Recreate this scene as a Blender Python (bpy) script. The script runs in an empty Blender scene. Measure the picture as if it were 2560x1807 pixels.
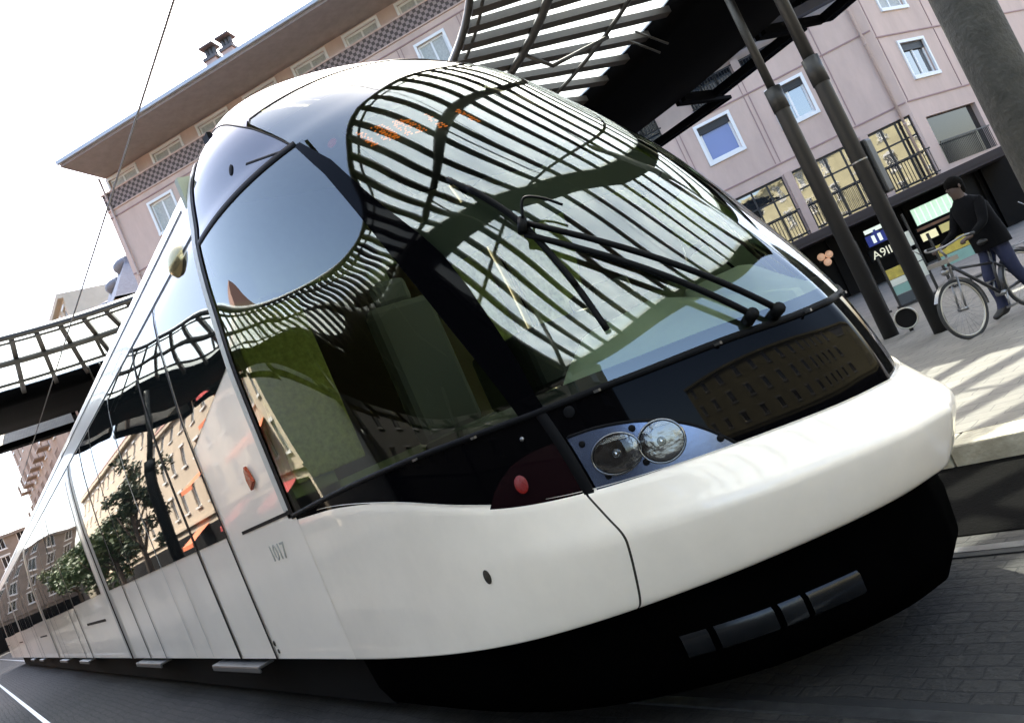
import bpy, math, random
import numpy as np
from mathutils import Vector, Matrix
R = math.radians
random.seed(7)
rng = np.random.default_rng(7)
sc = bpy.context.scene
col = sc.collection

# ------------------------------------------------------------------ materials
def nodes(name):
    m = bpy.data.materials.new(name); m.use_nodes = True
    nt = m.node_tree
    return m, nt, nt.nodes['Principled BSDF']

def mat(name, c, rough=.5, metal=0., ior=1.5, var=.0, vscale=3., bump=0., bscale=30., coat=0., emit=None, estr=1., stretch=None, c2=None, rvar=0., dirt=None):
    m, nt, b = nodes(name)
    b.inputs['Base Color'].default_value = (*c, 1); b.inputs['Roughness'].default_value = rough
    b.inputs['Metallic'].default_value = metal; b.inputs['IOR'].default_value = ior
    b.inputs['Coat Weight'].default_value = coat; b.inputs['Coat Roughness'].default_value = .03
    tc = nt.nodes.new('ShaderNodeTexCoord'); src = tc.outputs['Object']
    if stretch:
        mp = nt.nodes.new('ShaderNodeMapping'); mp.inputs['Scale'].default_value = stretch
        nt.links.new(src, mp.inputs['Vector']); src = mp.outputs['Vector']
    if var or c2:
        n = nt.nodes.new('ShaderNodeTexNoise'); n.inputs['Scale'].default_value = vscale; n.inputs['Detail'].default_value = 6
        n.inputs['Roughness'].default_value = .65
        nt.links.new(src, n.inputs['Vector'])
        r = nt.nodes.new('ShaderNodeValToRGB')
        r.color_ramp.elements[0].position = .3; r.color_ramp.elements[1].position = .7
        lo = c2 if c2 else tuple(x*(1-var) for x in c)
        hi = c if c2 else tuple(min(1, x*(1+var*.6)) for x in c)
        r.color_ramp.elements[0].color = (*lo, 1); r.color_ramp.elements[1].color = (*hi, 1)
        nt.links.new(n.outputs['Fac'], r.inputs['Fac']); nt.links.new(r.outputs['Color'], b.inputs['Base Color'])
        if rvar:
            mr = nt.nodes.new('ShaderNodeMapRange'); mr.inputs['To Min'].default_value = max(0, rough-rvar); mr.inputs['To Max'].default_value = rough+rvar
            nt.links.new(n.outputs['Fac'], mr.inputs['Value']); nt.links.new(mr.outputs['Result'], b.inputs['Roughness'])
    if bump:
        n2 = nt.nodes.new('ShaderNodeTexNoise'); n2.inputs['Scale'].default_value = bscale; n2.inputs['Detail'].default_value = 5
        nt.links.new(src, n2.inputs['Vector'])
        bp = nt.nodes.new('ShaderNodeBump'); bp.inputs['Strength'].default_value = bump; bp.inputs['Distance'].default_value = .02
        nt.links.new(n2.outputs['Fac'], bp.inputs['Height']); nt.links.new(bp.outputs['Normal'], b.inputs['Normal'])
    if emit:
        b.inputs['Emission Color'].default_value = (*emit, 1); b.inputs['Emission Strength'].default_value = estr
    return m

def mat_glass(name, tint, ior=2.0, rough=.003, wav=0.):
    m = bpy.data.materials.new(name); m.use_nodes = True; nt = m.node_tree
    nt.nodes.remove(nt.nodes['Principled BSDF']); out = nt.nodes['Material Output']
    fr = nt.nodes.new('ShaderNodeFresnel'); fr.inputs['IOR'].default_value = ior
    tr = nt.nodes.new('ShaderNodeBsdfTransparent'); tr.inputs['Color'].default_value = (*tint, 1)
    gl = nt.nodes.new('ShaderNodeBsdfGlossy'); gl.inputs['Roughness'].default_value = rough; gl.inputs['Color'].default_value = (.93, .97, .95, 1)
    mx = nt.nodes.new('ShaderNodeMixShader')
    nt.links.new(fr.outputs[0], mx.inputs[0]); nt.links.new(tr.outputs[0], mx.inputs[1]); nt.links.new(gl.outputs[0], mx.inputs[2])
    nt.links.new(mx.outputs[0], out.inputs['Surface'])
    if wav:
        tc = nt.nodes.new('ShaderNodeTexCoord'); n2 = nt.nodes.new('ShaderNodeTexNoise'); n2.inputs['Scale'].default_value = 1.6
        nt.links.new(tc.outputs['Object'], n2.inputs['Vector'])
        bp = nt.nodes.new('ShaderNodeBump'); bp.inputs['Strength'].default_value = wav; bp.inputs['Distance'].default_value = .02
        nt.links.new(n2.outputs['Fac'], bp.inputs['Height']); nt.links.new(bp.outputs['Normal'], gl.inputs['Normal']); nt.links.new(bp.outputs['Normal'], fr.inputs['Normal'])
    return m

def mat_setts(name, c1, c2, mortar, scale, rough=.6, w=.5, h=.25, bump=.6, msize=.02, dirt=.5):
    m, nt, b = nodes(name)
    tc = nt.nodes.new('ShaderNodeTexCoord')
    br = nt.nodes.new('ShaderNodeTexBrick'); br.inputs['Scale'].default_value = scale
    br.inputs['Brick Width'].default_value = w; br.inputs['Row Height'].default_value = h
    br.inputs['Mortar Size'].default_value = msize; br.inputs['Mortar Smooth'].default_value = .3; br.inputs['Bias'].default_value = -.1
    br.inputs['Color1'].default_value = (*c1, 1); br.inputs['Color2'].default_value = (*c2, 1); br.inputs['Mortar'].default_value = (*mortar, 1)
    nd = nt.nodes.new('ShaderNodeTexNoise'); nd.inputs['Scale'].default_value = 2.3; nd.inputs['Detail'].default_value = 3
    ad = nt.nodes.new('ShaderNodeMixRGB'); ad.blend_type = 'ADD'; ad.inputs['Fac'].default_value = .10
    nt.links.new(tc.outputs['Object'], nd.inputs['Vector']); nt.links.new(tc.outputs['Object'], ad.inputs['Color1']); nt.links.new(nd.outputs['Color'], ad.inputs['Color2'])
    nt.links.new(ad.outputs['Color'], br.inputs['Vector'])
    n = nt.nodes.new('ShaderNodeTexNoise'); n.inputs['Scale'].default_value = 1.1; n.inputs['Detail'].default_value = 9; n.inputs['Roughness'].default_value = .7
    nt.links.new(tc.outputs['Object'], n.inputs['Vector'])
    rp = nt.nodes.new('ShaderNodeValToRGB'); rp.color_ramp.elements[0].position = .3; rp.color_ramp.elements[1].position = .68
    rp.color_ramp.elements[0].color = (1-dirt, 1-dirt, 1-dirt, 1); rp.color_ramp.elements[1].color = (1, 1, 1, 1)
    nt.links.new(n.outputs['Fac'], rp.inputs['Fac'])
    mu = nt.nodes.new('ShaderNodeMixRGB'); mu.blend_type = 'MULTIPLY'; mu.inputs['Fac'].default_value = 1
    nt.links.new(br.outputs['Color'], mu.inputs['Color1']); nt.links.new(rp.outputs['Color'], mu.inputs['Color2'])
    nt.links.new(mu.outputs['Color'], b.inputs['Base Color'])
    f = nt.nodes.new('ShaderNodeTexNoise'); f.inputs['Scale'].default_value = 28; f.inputs['Detail'].default_value = 6
    nt.links.new(tc.outputs['Object'], f.inputs['Vector'])
    ma = nt.nodes.new('ShaderNodeMath'); ma.operation = 'MULTIPLY_ADD'; ma.inputs[1].default_value = .55
    iv = nt.nodes.new('ShaderNodeMath'); iv.operation = 'SUBTRACT'; iv.inputs[0].default_value = 1
    nt.links.new(br.outputs['Fac'], iv.inputs[1]); nt.links.new(f.outputs['Fac'], ma.inputs[0]); nt.links.new(iv.outputs[0], ma.inputs[2])
    bp = nt.nodes.new('ShaderNodeBump'); bp.inputs['Strength'].default_value = bump; bp.inputs['Distance'].default_value = .015
    nt.links.new(ma.outputs[0], bp.inputs['Height']); nt.links.new(bp.outputs['Normal'], b.inputs['Normal'])
    b.inputs['Roughness'].default_value = rough
    return m

M = {}
M['white'] = mat('tram_white_paint', (.86, .775, .655), .3, var=.05, vscale=1.2, coat=.32, bump=.05, bscale=1.6)
M['white2'] = mat('tram_white_bumper', (.88, .79, .66), .3, var=.07, vscale=2.2, coat=.75, bump=.05, bscale=1.7)
M['seal'] = mat('pale_rubber_seal', (.5, .49, .44), .45)
M['gasket'] = mat('black_gasket', (.003, .003, .0035), .6, ior=1.2)
M['blackgloss'] = mat('black_gloss_panel', (.0015, .0015, .002), .04, ior=1.16)
M['blackmatt'] = mat('black_matt', (.004, .004, .004), .8, ior=1.2)
M['skirt'] = mat('black_skirt_plastic', (.001, .001, .001), .7, ior=1.03, var=.4)
M['glass'] = mat_glass('windscreen_glass', (.86, .92, .70), 2.3, .022)
M['sideglass'] = mat_glass('cab_side_glass', (.78, .84, .52), 2.2, .012)
M['darkglass'] = mat('tram_side_glass', (.012, .014, .013), .015, ior=2.1, bump=.012, bscale=1.3)
M['bluegloss'] = mat('blue_black_gloss_panel', (.012, .014, .035), .03, ior=1.85)
M['roofgloss'] = mat('cab_roof_gloss', (.03, .033, .06), .08, ior=2.0)
M['gap'] = mat('panel_gap_grime', (.03, .022, .012), .8)
M['chrome'] = mat('chrome_reflector', (.62, .62, .62), .08, 1.)
M['lampplate'] = mat('silver_lamp_plate', (.15, .19, .30), .22, .8, bump=.02, bscale=60)
M['lens'] = mat_glass('lamp_glass', (.9, .9, .9), 1.6)
M['bowl'] = mat('lamp_bowl', (.20, .20, .20), .12, 1., bump=.35, bscale=10)
M['redlens'] = mat('red_lens', (.045, .003, .003), .25, bump=.5, bscale=160, emit=(.5, .01, .006), estr=.03)
M['darkred'] = mat('smoked_red_lens', (.008, .003, .004), .06, ior=1.35)
M['amber'] = mat('amber_marker', (.35, .05, .008), .2, bump=.2, bscale=120)
M['gold'] = mat('champagne_housing', (.48, .40, .22), .22, .75, bump=.02, bscale=20)
M['steelstep'] = mat('brushed_step', (.12, .12, .118), .4, .6, bump=.1, bscale=80)
M['grime'] = mat('undertrim_glossy', (.011, .012, .013), .22, .3, bump=.06, bscale=12, var=.6, vscale=9)
M['led'] = mat('orange_led', (.2, .03, .0), .4, emit=(1., .25, .03), estr=.12)
M['interior'] = mat('cab_dark_plastic', (.02, .02, .022), .5)
M['trim'] = mat('cab_pale_trim', (.42, .45, .34), .6, var=.1)
M['lime'] = mat('lime_partition', (.46, .49, .17), .7, var=.35, vscale=25)
M['dash'] = mat('pale_dashboard', (.72, .76, .68), .45, var=.1, vscale=4)
M['seatc'] = mat('driver_seat_cloth', (.09, .09, .13), .8)
M['blind'] = mat('grey_sun_blind', (.07, .075, .07), .7)
M['wiper'] = mat('wiper_black', (.002, .002, .002), .6, ior=1.2)
M['number'] = mat('faded_number_paint', (.40, .38, .33), .6)
M['steel'] = mat('canopy_grey_steel', (.02, .019, .017), .45, .1, var=.25, vscale=2.)
M['slat'] = mat('canopy_slat', (.028, .023, .018), .5, .0, var=.25, vscale=4.)
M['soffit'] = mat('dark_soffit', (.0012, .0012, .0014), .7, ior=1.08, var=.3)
M['canopyglass'] = mat_glass('canopy_glass', (.86, .93, .88), 1.45, .01)
def frosted(name):
    m = mat_glass(name, (.9, .96, .92), 1.45, .02); nt = m.node_tree; out = nt.nodes['Material Output']; old = out.inputs['Surface'].links[0].from_socket
    tl = nt.nodes.new('ShaderNodeBsdfTranslucent'); tl.inputs['Color'].default_value = (.85, .92, .86, 1); mx = nt.nodes.new('ShaderNodeMixShader')
    n = nt.nodes.new('ShaderNodeTexNoise'); n.inputs['Scale'].default_value = .9; n.inputs['Detail'].default_value = 6; tc = nt.nodes.new('ShaderNodeTexCoord'); nt.links.new(tc.outputs['Object'], n.inputs['Vector'])
    mr = nt.nodes.new('ShaderNodeMapRange'); mr.inputs['From Min'].default_value = .35; mr.inputs['From Max'].default_value = .65; mr.inputs['To Min'].default_value = .3; mr.inputs['To Max'].default_value = .5
    nt.links.new(n.outputs['Fac'], mr.inputs['Value']); nt.links.new(mr.outputs[0], mx.inputs[0]); nt.links.new(old, mx.inputs[1]); nt.links.new(tl.outputs[0], mx.inputs[2]); nt.links.new(mx.outputs[0], out.inputs['Surface'])
    return m
M['dustyglass'] = frosted('dusty_roof_glass')
M['column'] = mat('dark_column_paint', (.0095, .009, .0088), .5, .0, var=.3, vscale=3., bump=.06, bscale=40)
M['concrete'] = mat('rough_grey_column', (.07, .068, .06), .85, var=.35, vscale=9., bump=.7, bscale=35)
M['pink'] = mat('pink_render', (.52, .39, .325), .9, var=.14, vscale=1.0, stretch=(1., 1., .35), bump=.12, bscale=60)
M['pinkjoint'] = mat('render_joint', (.30, .20, .19), .9)
M['pilaster'] = mat('pink_pilaster', (.48, .355, .295), .9, var=.06)
M['eave'] = mat('eave_boards', (.25, .21, .195), .8, var=.15, vscale=2.5, bump=.1, bscale=10)
M['eaveedge'] = mat('eave_gutter_zinc', (.42, .42, .42), .4, .5)
M['roof'] = mat('roof_tiles', (.20, .09, .06), .8, var=.3, vscale=8, bump=.3, bscale=30)
M['frame'] = mat('white_window_frame', (.72, .72, .70), .5)
M['pane'] = mat('window_pane', (.02, .022, .024), .015, ior=2.9, bump=.10, bscale=1.5)
M['blue_blind'] = mat('blue_blind', (.13, .17, .36), .25, ior=1.6)
M['curtain'] = mat('window_curtain', (.42, .43, .40), .8, var=.25, vscale=14)
M['darkpane'] = mat('dark_window_pane', (.012, .012, .012), .06)
M['rail_iron'] = mat('black_iron', (.012, .011, .011), .5)
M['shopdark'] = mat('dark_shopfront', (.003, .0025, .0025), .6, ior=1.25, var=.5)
M['slab'] = mat('brown_canopy_edge', (.03, .02, .017), .7)
M['chim'] = mat('chimney_render', (.45, .36, .32), .9, var=.15)
M['chimcap'] = mat('chimney_pot', (.10, .10, .105), .8)
M['beige'] = mat('beige_render', (.50, .42, .32), .9, var=.12, vscale=.8, bump=.1, bscale=20)
M['brown'] = mat('brown_stone', (.36, .25, .185), .9, var=.2, vscale=.8, bump=.2, bscale=15)
M['slate'] = mat('slate_roof', (.17, .175, .20), .6, var=.2, vscale=6)
M['cream'] = mat('cream_wall', (.62, .55, .38), .85, var=.1)
M['paleconc'] = mat('pale_stone_wall', (.64, .54, .34), .9, var=.12, vscale=.6)
M['orange'] = mat('orange_awning', (.62, .16, .06), .8, var=.1)
M['redcloth'] = mat('red_awning', (.35, .03, .03), .8, var=.2)
M['bark'] = mat('bark', (.09, .065, .045), .9, bump=.5, bscale=30)
M['leaf'] = mat('leaves', (.075, .11, .028), .6, c2=(.03, .06, .015), vscale=1.5)
M['leaf2'] = mat('leaves_dark', (.04, .065, .02), .6, c2=(.02, .035, .012), vscale=1.5)
M['road'] = mat_setts('street_setts', (.031, .028, .0235), (.015, .0137, .0118), (.006, .0055, .0048), 5.2, .8, .66, .40, 1., .028, .72)
M['paving'] = mat_setts('platform_paving', (.20, .18, .15), (.16, .145, .12), (.06, .054, .044), 2.6, .6, .8, .4, .35, .012, .45)
M['kerb'] = mat('kerb_stone', (.46, .42, .32), .8, var=.3, vscale=6, bump=.5, bscale=30, c2=(.25, .22, .15))
M['railsteel'] = mat('rail_steel', (.30, .30, .30), .28, .9, var=.3, vscale=10)
M['groove'] = mat('rail_groove', (.006, .006, .006), .8)
M['wire'] = mat('dark_wire', (.02, .02, .022), .5)
M['jacket'] = mat('black_jacket', (.0025, .0025, .003), .9, ior=1.2, bump=.2, bscale=20)
M['jeans'] = mat('blue_jeans', (.012, .016, .045), .9, var=.25, vscale=12)
M['skin'] = mat('skin', (.06, .037, .028), .7)
M['hair'] = mat('dark_hair', (.003, .0025, .002), .9, ior=1.15)
M['shoe'] = mat('black_shoes', (.01, .009, .009), .5)
M['tyre'] = mat('bicycle_tyre', (.02, .02, .02), .8)
M['rim'] = mat('bicycle_rim', (.40, .38, .33), .35, .8)
M['bikeframe'] = mat('bicycle_frame', (.02, .02, .022), .35)
M['alu'] = mat('bicycle_alloy', (.22, .22, .22), .35, .9)
M['saddle'] = mat('saddle_vinyl', (.012, .011, .01), .5)
def litmat(n, c, s=.35, var=0., vs=8): return mat(n, c, .6, emit=c, estr=s, var=var, vscale=vs)
M['greenlit'] = litmat('lit_pale_green', (.40, .56, .42), .2, .15, 6)
M['yellowlit'] = litmat('lit_yellow', (.42, .36, .13), .1, .15)
M['creamlit'] = litmat('lit_cream', (.62, .56, .32), .16)
M['bluesign'] = litmat('blue_sign', (.012, .02, .13), .15)
M['whitelit'] = litmat('lit_white', (.6, .68, .6), .18)
M['letter'] = mat('pale_letter', (.6, .57, .42), .6, emit=(.6, .57, .42), estr=.15)
M['teal'] = mat('teal_card', (.20, .36, .32), .6, var=.15)
M['slatecard'] = mat('slate_card', (.05, .06, .07), .6)
M['yellowcard'] = mat('yellow_card', (.55, .44, .07), .6, c2=(.3, .24, .05), vscale=14)
M['whitecard'] = mat('white_card', (.66, .68, .60), .6, var=.1)
M['peach'] = litmat('peach_globe', (.5, .3, .19), .12)
M['brownsign'] = mat('brown_fascia', (.16, .07, .03), .6, var=.3)
M['bag'] = mat_glass('clear_bag', (.5, .52, .48), 1.4, .15)

def lattice_mat():
    m, nt, b = nodes('lattice_parapet')
    tc = nt.nodes.new('ShaderNodeTexCoord'); mp = nt.nodes.new('ShaderNodeMapping')
    mp.inputs['Scale'].default_value = (4.4, 4.4, 4.4)
    ck = nt.nodes.new('ShaderNodeTexChecker'); ck.inputs['Scale'].default_value = 1
    ck.inputs['Color1'].default_value = (.26, .20, .18, 1); ck.inputs['Color2'].default_value = (.075, .058, .052, 1)
    nt.links.new(tc.outputs['UV'], mp.inputs['Vector']); nt.links.new(mp.outputs['Vector'], ck.inputs['Vector'])
    nt.links.new(ck.outputs['Color'], b.inputs['Base Color']); b.inputs['Roughness'].default_value = .9
    return m
M['lattice'] = lattice_mat()

# ------------------------------------------------------------------ mesh helpers
class MB:
    def __init__(s): s.v = []; s.f = []; s.sm = []; s.cut = None
    def mat_from(s, k): s.cut = len(s.f)
    def add(s, vs, fs, smooth=False):
        o = len(s.v); s.v += [tuple(map(float, p)) for p in vs]
        for f in fs: s.f.append(tuple(i+o for i in f)); s.sm.append(smooth)
    def box(s, c, d, ax=None):
        """c centre, d full sizes, ax = 3 axis vectors"""
        c = np.array(c, float); ax = np.eye(3) if ax is None else np.array(ax, float)
        vs = []
        for i in (-1, 1):
            for j in (-1, 1):
                for k in (-1, 1): vs.append(c+ax[0]*i*d[0]/2+ax[1]*j*d[1]/2+ax[2]*k*d[2]/2)
        s.add(vs, [(0, 1, 3, 2), (4, 6, 7, 5), (0, 4, 5, 1), (2, 3, 7, 6), (0, 2, 6, 4), (1, 5, 7, 3)])
    def bar(s, a, b, w, h, up=(0, 0, 1)):
        a = np.array(a, float); b = np.array(b, float); x = b-a; L = np.linalg.norm(x); x /= L
        y = np.cross(np.array(up, float), x)
        if np.linalg.norm(y) < 1e-4: y = np.cross((1., 0, 0), x)
        y /= np.linalg.norm(y); z = np.cross(x, y)
        s.box((a+b)/2, (L, w, h), (x, y, z))
    def tube(s, pts, r, n=10, closed=False, caps=True):
        P = np.array(pts, float); m = len(P); rr = r if hasattr(r, '__len__') else [r]*m
        vs = []; prev = None
        for i in range(m):
            if closed: t = P[(i+1) % m]-P[i-1]
            else: t = P[min(i+1, m-1)]-P[max(i-1, 0)]
            t = t/np.linalg.norm(t)
            if prev is None:
                a = np.array((0, 0, 1.)) if abs(t[2]) < .9 else np.array((1., 0, 0))
            else: a = prev
            u = a-t*(a@t); u /= np.linalg.norm(u); prev = u; w = np.cross(t, u)
            for k in range(n):
                an = 2*math.pi*k/n; vs.append(P[i]+rr[i]*(math.cos(an)*u+math.sin(an)*w))
        fs = []
        for i in range(m if closed else m-1):
            for k in range(n):
                a, b = i*n+k, i*n+(k+1) % n; j = (i+1) % m
                fs.append((a, b, j*n+(k+1) % n, j*n+k))
        if caps and not closed: fs += [tuple(range(n))[::-1], tuple((m-1)*n+k for k in range(n))]
        s.add(vs, fs, True)
    def grid(s, G, flip=False):
        G = np.array(G); a, b = G.shape[:2]; fs = []
        for i in range(a-1):
            for j in range(b-1):
                q = (i*b+j, i*b+j+1, (i+1)*b+j+1, (i+1)*b+j); fs.append(q[::-1] if flip else q)
        s.add(G.reshape(-1, 3), fs, True)
    def disc(s, c, nrm, r, n=24, dome=0., ring=4, ax=None, ry=None):
        c = np.array(c, float); nrm = np.array(nrm, float); nrm /= np.linalg.norm(nrm)
        a = np.array((0, 0, 1.)) if ax is None else np.array(ax, float)
        if abs(a@nrm) > .95: a = np.array((1., 0, 0))
        v = a-nrm*(a@nrm); v /= np.linalg.norm(v); u = np.cross(v, nrm); ry = ry or r
        vs = [c+nrm*dome]; fs = []
        for k in range(1, ring+1):
            t = k/ring
            for i in range(n):
                an = 2*math.pi*i/n
                vs.append(c+u*r*t*math.cos(an)+v*ry*t*math.sin(an)+nrm*dome*math.sqrt(max(0, 1-t*t)))
        for i in range(n): fs.append((0, 1+i, 1+(i+1) % n))
        for k in range(ring-1):
            for i in range(n):
                a0 = 1+k*n; fs.append((a0+i, a0+n+i, a0+n+(i+1) % n, a0+(i+1) % n))
        s.add(vs, fs, dome != 0)
    def sphere(s, c, r, n=16, m=10, sc3=(1, 1, 1)):
        vs = []; fs = []
        for i in range(m+1):
            th = math.pi*i/m
            for k in range(n):
                an = 2*math.pi*k/n
                vs.append((c[0]+r*sc3[0]*math.sin(th)*math.cos(an), c[1]+r*sc3[1]*math.sin(th)*math.sin(an), c[2]+r*sc3[2]*math.cos(th)))
        for i in range(m):
            for k in range(n): fs.append((i*n+k, (i+1)*n+k, (i+1)*n+(k+1) % n, i*n+(k+1) % n))
        s.add(vs, fs, True)
    def prism(s, poly, axis_vec):
        """closed 3-D polygon extruded by a vector"""
        n = len(poly); P = [np.array(p, float) for p in poly]; a = np.array(axis_vec, float)
        s.add(P+[p+a for p in P], [tuple(range(n))[::-1], tuple(range(n, 2*n))]+[(i, (i+1) % n, n+(i+1) % n, n+i) for i in range(n)])
    def build(s, name, m, parent=None, bevel=0.):
        me = bpy.data.meshes.new(name); me.from_pydata(s.v, [], s.f); me.polygons.foreach_set('use_smooth', s.sm)
        if isinstance(m, (list, tuple)):
            for x in m: me.materials.append(x)
        else: me.materials.append(m)
        if s.cut is not None: me.polygons.foreach_set('material_index', [0 if i < s.cut else 1 for i in range(len(s.f))])
        me.update(); o = bpy.data.objects.new(name, me); col.objects.link(o)
        if parent: o.parent = parent; o.matrix_parent_inverse = Matrix.Identity(4)
        if parent and parent.type == 'EMPTY' and False: pass
        if bevel:
            b = o.modifiers.new('edge', 'BEVEL'); b.width = bevel; b.segments = 2; b.limit_method = 'ANGLE'
        return o

def tag(o, label=None, cat=None, group=None, kind=None):
    if label: o['label'] = label
    if cat: o['category'] = cat
    if group: o['group'] = group
    if kind: o['kind'] = kind
    return o
def empty(name, loc=(0, 0, 0), rz=0.):
    o = bpy.data.objects.new(name, None); o.location = loc; o.rotation_euler = (0, 0, rz); o.empty_display_size = .3
    col.objects.link(o); return o
def box(name, c, d, m, parent=None, ax=None, bevel=0.):
    b = MB(); b.box(c, d, ax); return b.build(name, m, parent, bevel)

# ------------------------------------------------------------------ camera, sky, sun
CP = np.array((5.91525, -2.85834, 1.45))
CD = np.array((-.7739448, .6304725, .0592777)); CX = np.array((.5572403, .7225212, -.4092022)); CY = -np.array((-.3008201, -.2836680, -.9105162))
cam = bpy.data.objects.new('camera', bpy.data.cameras.new('camera')); col.objects.link(cam)
mw = Matrix(((CX[0], CY[0], -CD[0], CP[0]), (CX[1], CY[1], -CD[1], CP[1]), (CX[2], CY[2], -CD[2], CP[2]), (0, 0, 0, 1)))
cam.matrix_world = mw
cam.data.sensor_width = 36; cam.data.lens = 36*1900/2560; cam.data.sensor_fit = 'HORIZONTAL'; cam.data.clip_start = .05; cam.data.clip_end = 3000
sc.camera = cam
SUN_AZ, SUN_EL = 133., 50.
w = bpy.data.worlds.new('World'); sc.world = w; w.use_nodes = True; nt = w.node_tree
bg = nt.nodes['Background']; sky = nt.nodes.new('ShaderNodeTexSky'); sky.sky_type = 'NISHITA'; sky.sun_disc = False
sky.sun_elevation = R(SUN_EL); sky.sun_rotation = R(90-SUN_AZ); sky.air_density = 1.0; sky.dust_density = 4.0; sky.ozone_density = .9
nt.links.new(sky.outputs[0], bg.inputs[0]); bg.inputs[1].default_value = .14
sd = np.array((math.cos(R(SUN_AZ))*math.cos(R(SUN_EL)), math.sin(R(SUN_AZ))*math.cos(R(SUN_EL)), math.sin(R(SUN_EL))))
sl = bpy.data.lights.new('sun', 'SUN'); sl.energy = 3.2; sl.angle = R(.53); sl.color = (1., .94, .84)
so = bpy.data.objects.new('sun', sl); col.objects.link(so); so.rotation_euler = Vector(sd).to_track_quat('Z', 'Y').to_euler(); so.location = (0, 0, 40)
sc.view_settings.view_transform = 'Standard'; sc.view_settings.look = 'None'; sc.view_settings.exposure = 2.55; sc.view_settings.gamma = 1.
sc.render.engine = 'CYCLES'
sc.cycles.max_bounces = 10; sc.cycles.transparent_max_bounces = 16; sc.cycles.glossy_bounces = 6

# ------------------------------------------------------------------ tram nose surface
def catmull(P, n):
    P = np.array(P, float); P = np.vstack([2*P[0]-P[1], P, 2*P[-1]-P[-2]]); out = []
    for i in range(1, len(P)-2):
        a, b, c, d = P[i-1:i+3]
        for t in np.linspace(0, 1, n, endpoint=False):
            out.append(.5*((2*b)+(c-a)*t+(2*a-5*b+4*c-d)*t*t+(3*b-3*c+d-a)*t**3))
    out.append(P[-2]); return np.array(out)
SEC = [(1.2, .3), (1.2, 1.4), (1.187, 2.2), (1.176, 2.44), (1.151, 2.7), (1.127, 2.94), (1.09, 3.17), (1.055, 3.29), (1.01, 3.47), (.96, 3.6), (.88, 3.73), (.8, 3.82), (.69, 3.93), (.56, 4.0), (.35, 4.08), (0.0, 4.12)]
_S = catmull(SEC, 60)
def width(z): return np.interp(z, _S[:, 1], _S[:, 0])
LL = catmull([(0, 1), (.196, 1.003), (.392, .995), (.54, .955), (.65, .88), (.745, .775), (.845, .615), (.92, .42), (.975, .21), (1, 0)], 60)
_lphi = np.arctan2(LL[:, 0], LL[:, 1]); _lr = np.hypot(LL[:, 0], LL[:, 1])
KK = (2.26, 2.12, 2.355, 2.192)
KZ = np.array([.8, 1.0, 1.37, 1.9, 2.4, 2.9, 3.3, 3.7, 4.0, 4.12])
XT = np.array([4.47, 4.45, 4.356, 4.073, 3.757, 3.365, 3.007, 2.46, 1.838, 1.509])
def shape(phi, z):
    r1 = np.interp(phi, _lphi, _lr); s, c = np.sin(phi), np.cos(phi)
    q = np.clip((z-1.4)/2.6, 0, 1); p = KK[0]+(KK[1]-KK[0])*q; q = KK[2]+(KK[3]-KK[2])*q
    r = np.ones_like(phi*1.0)
    for _ in range(12):
        f = np.abs(r*s)**p+np.abs(r*c)**q-1
        r = r-f/(p*np.abs(s)**p*r**(p-1)+q*np.abs(c)**q*r**(q-1))
    b = np.clip((z-1.1)/1.3, 0, 1); b = b*b*(3-2*b)
    rr = r1*(1-b)+r*b
    return rr*s, rr*c
def _spl():
    n = len(KZ); h = np.diff(KZ); A = np.zeros((n, n)); b = np.zeros(n); A[0, 0] = A[-1, -1] = 1
    for i in range(1, n-1):
        A[i, i-1] = h[i-1]; A[i, i] = 2*(h[i-1]+h[i]); A[i, i+1] = h[i]
        b[i] = 6*((XT[i+1]-XT[i])/h[i]-(XT[i]-XT[i-1])/h[i-1])
    return np.linalg.solve(A, b)
_M = _spl()
def tip(z):
    z = np.asarray(z, float); i = np.clip(np.searchsorted(KZ, z)-1, 0, len(KZ)-2); d = z-KZ[i]; hh = KZ[i+1]-KZ[i]
    return XT[i]+d*((XT[i+1]-XT[i])/hh-hh*(2*_M[i]+_M[i+1])/6)+d*d*_M[i]/2+d**3*(_M[i+1]-_M[i])/(6*hh)
def nose(z, deg):
    """z, deg arrays; deg 0 = right-hand seal (y<0), 90 = tip, 180 = left"""
    z = np.asarray(z, float); phi = np.radians(np.asarray(deg, float)); z, phi = np.broadcast_arrays(z, phi)
    left = phi > math.pi/2; ph = np.where(left, math.pi-phi, phi)
    xi, eta = shape(ph, z)
    return np.stack([1.4+(tip(z)-1.4)*xi, np.where(left, 1, -1)*width(z)*eta, z+0*xi], -1)
def nose_n(z, deg):
    e = .01; a = nose(z, np.asarray(deg)+.3)-nose(z, np.asarray(deg)-.3); b = nose(np.asarray(z)+e, deg)-nose(np.asarray(z)-e, deg)
    n = np.cross(a, b); return n/np.linalg.norm(n, axis=-1, keepdims=True)
def nose_off(z, deg, off): return nose(z, deg)+off*nose_n(z, deg)
def fold(d): return np.where(np.asarray(d) > 90, 180-np.asarray(d), np.asarray(d))
_BASE = catmull([(0, 1.42), (14, 1.44), (26, 1.442), (34, 1.428), (43, 1.407), (50, 1.397), (56, 1.386), (68, 1.370), (80, 1.345), (90, 1.338)], 12)
def base(d): return np.interp(fold(d), _BASE[:, 0], _BASE[:, 1])
_SEAM = catmull([(0, 3.875), (8, 3.865), (16.9, 3.82), (25.8, 3.71), (32.8, 3.53), (36.2, 3.38), (39.7, 3.18)], 12)
def seam(d): return np.interp(fold(d), _SEAM[:, 0], _SEAM[:, 1])
ZTOP = 3.575
def wsleft(z):  # left edge of the windscreen in degrees
    return np.where(z < 3.17, 43.2, np.interp(z, [3.17, 3.38, 3.53, ZTOP], [40.2, 37.0, 34.5, 34.5]))

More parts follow.
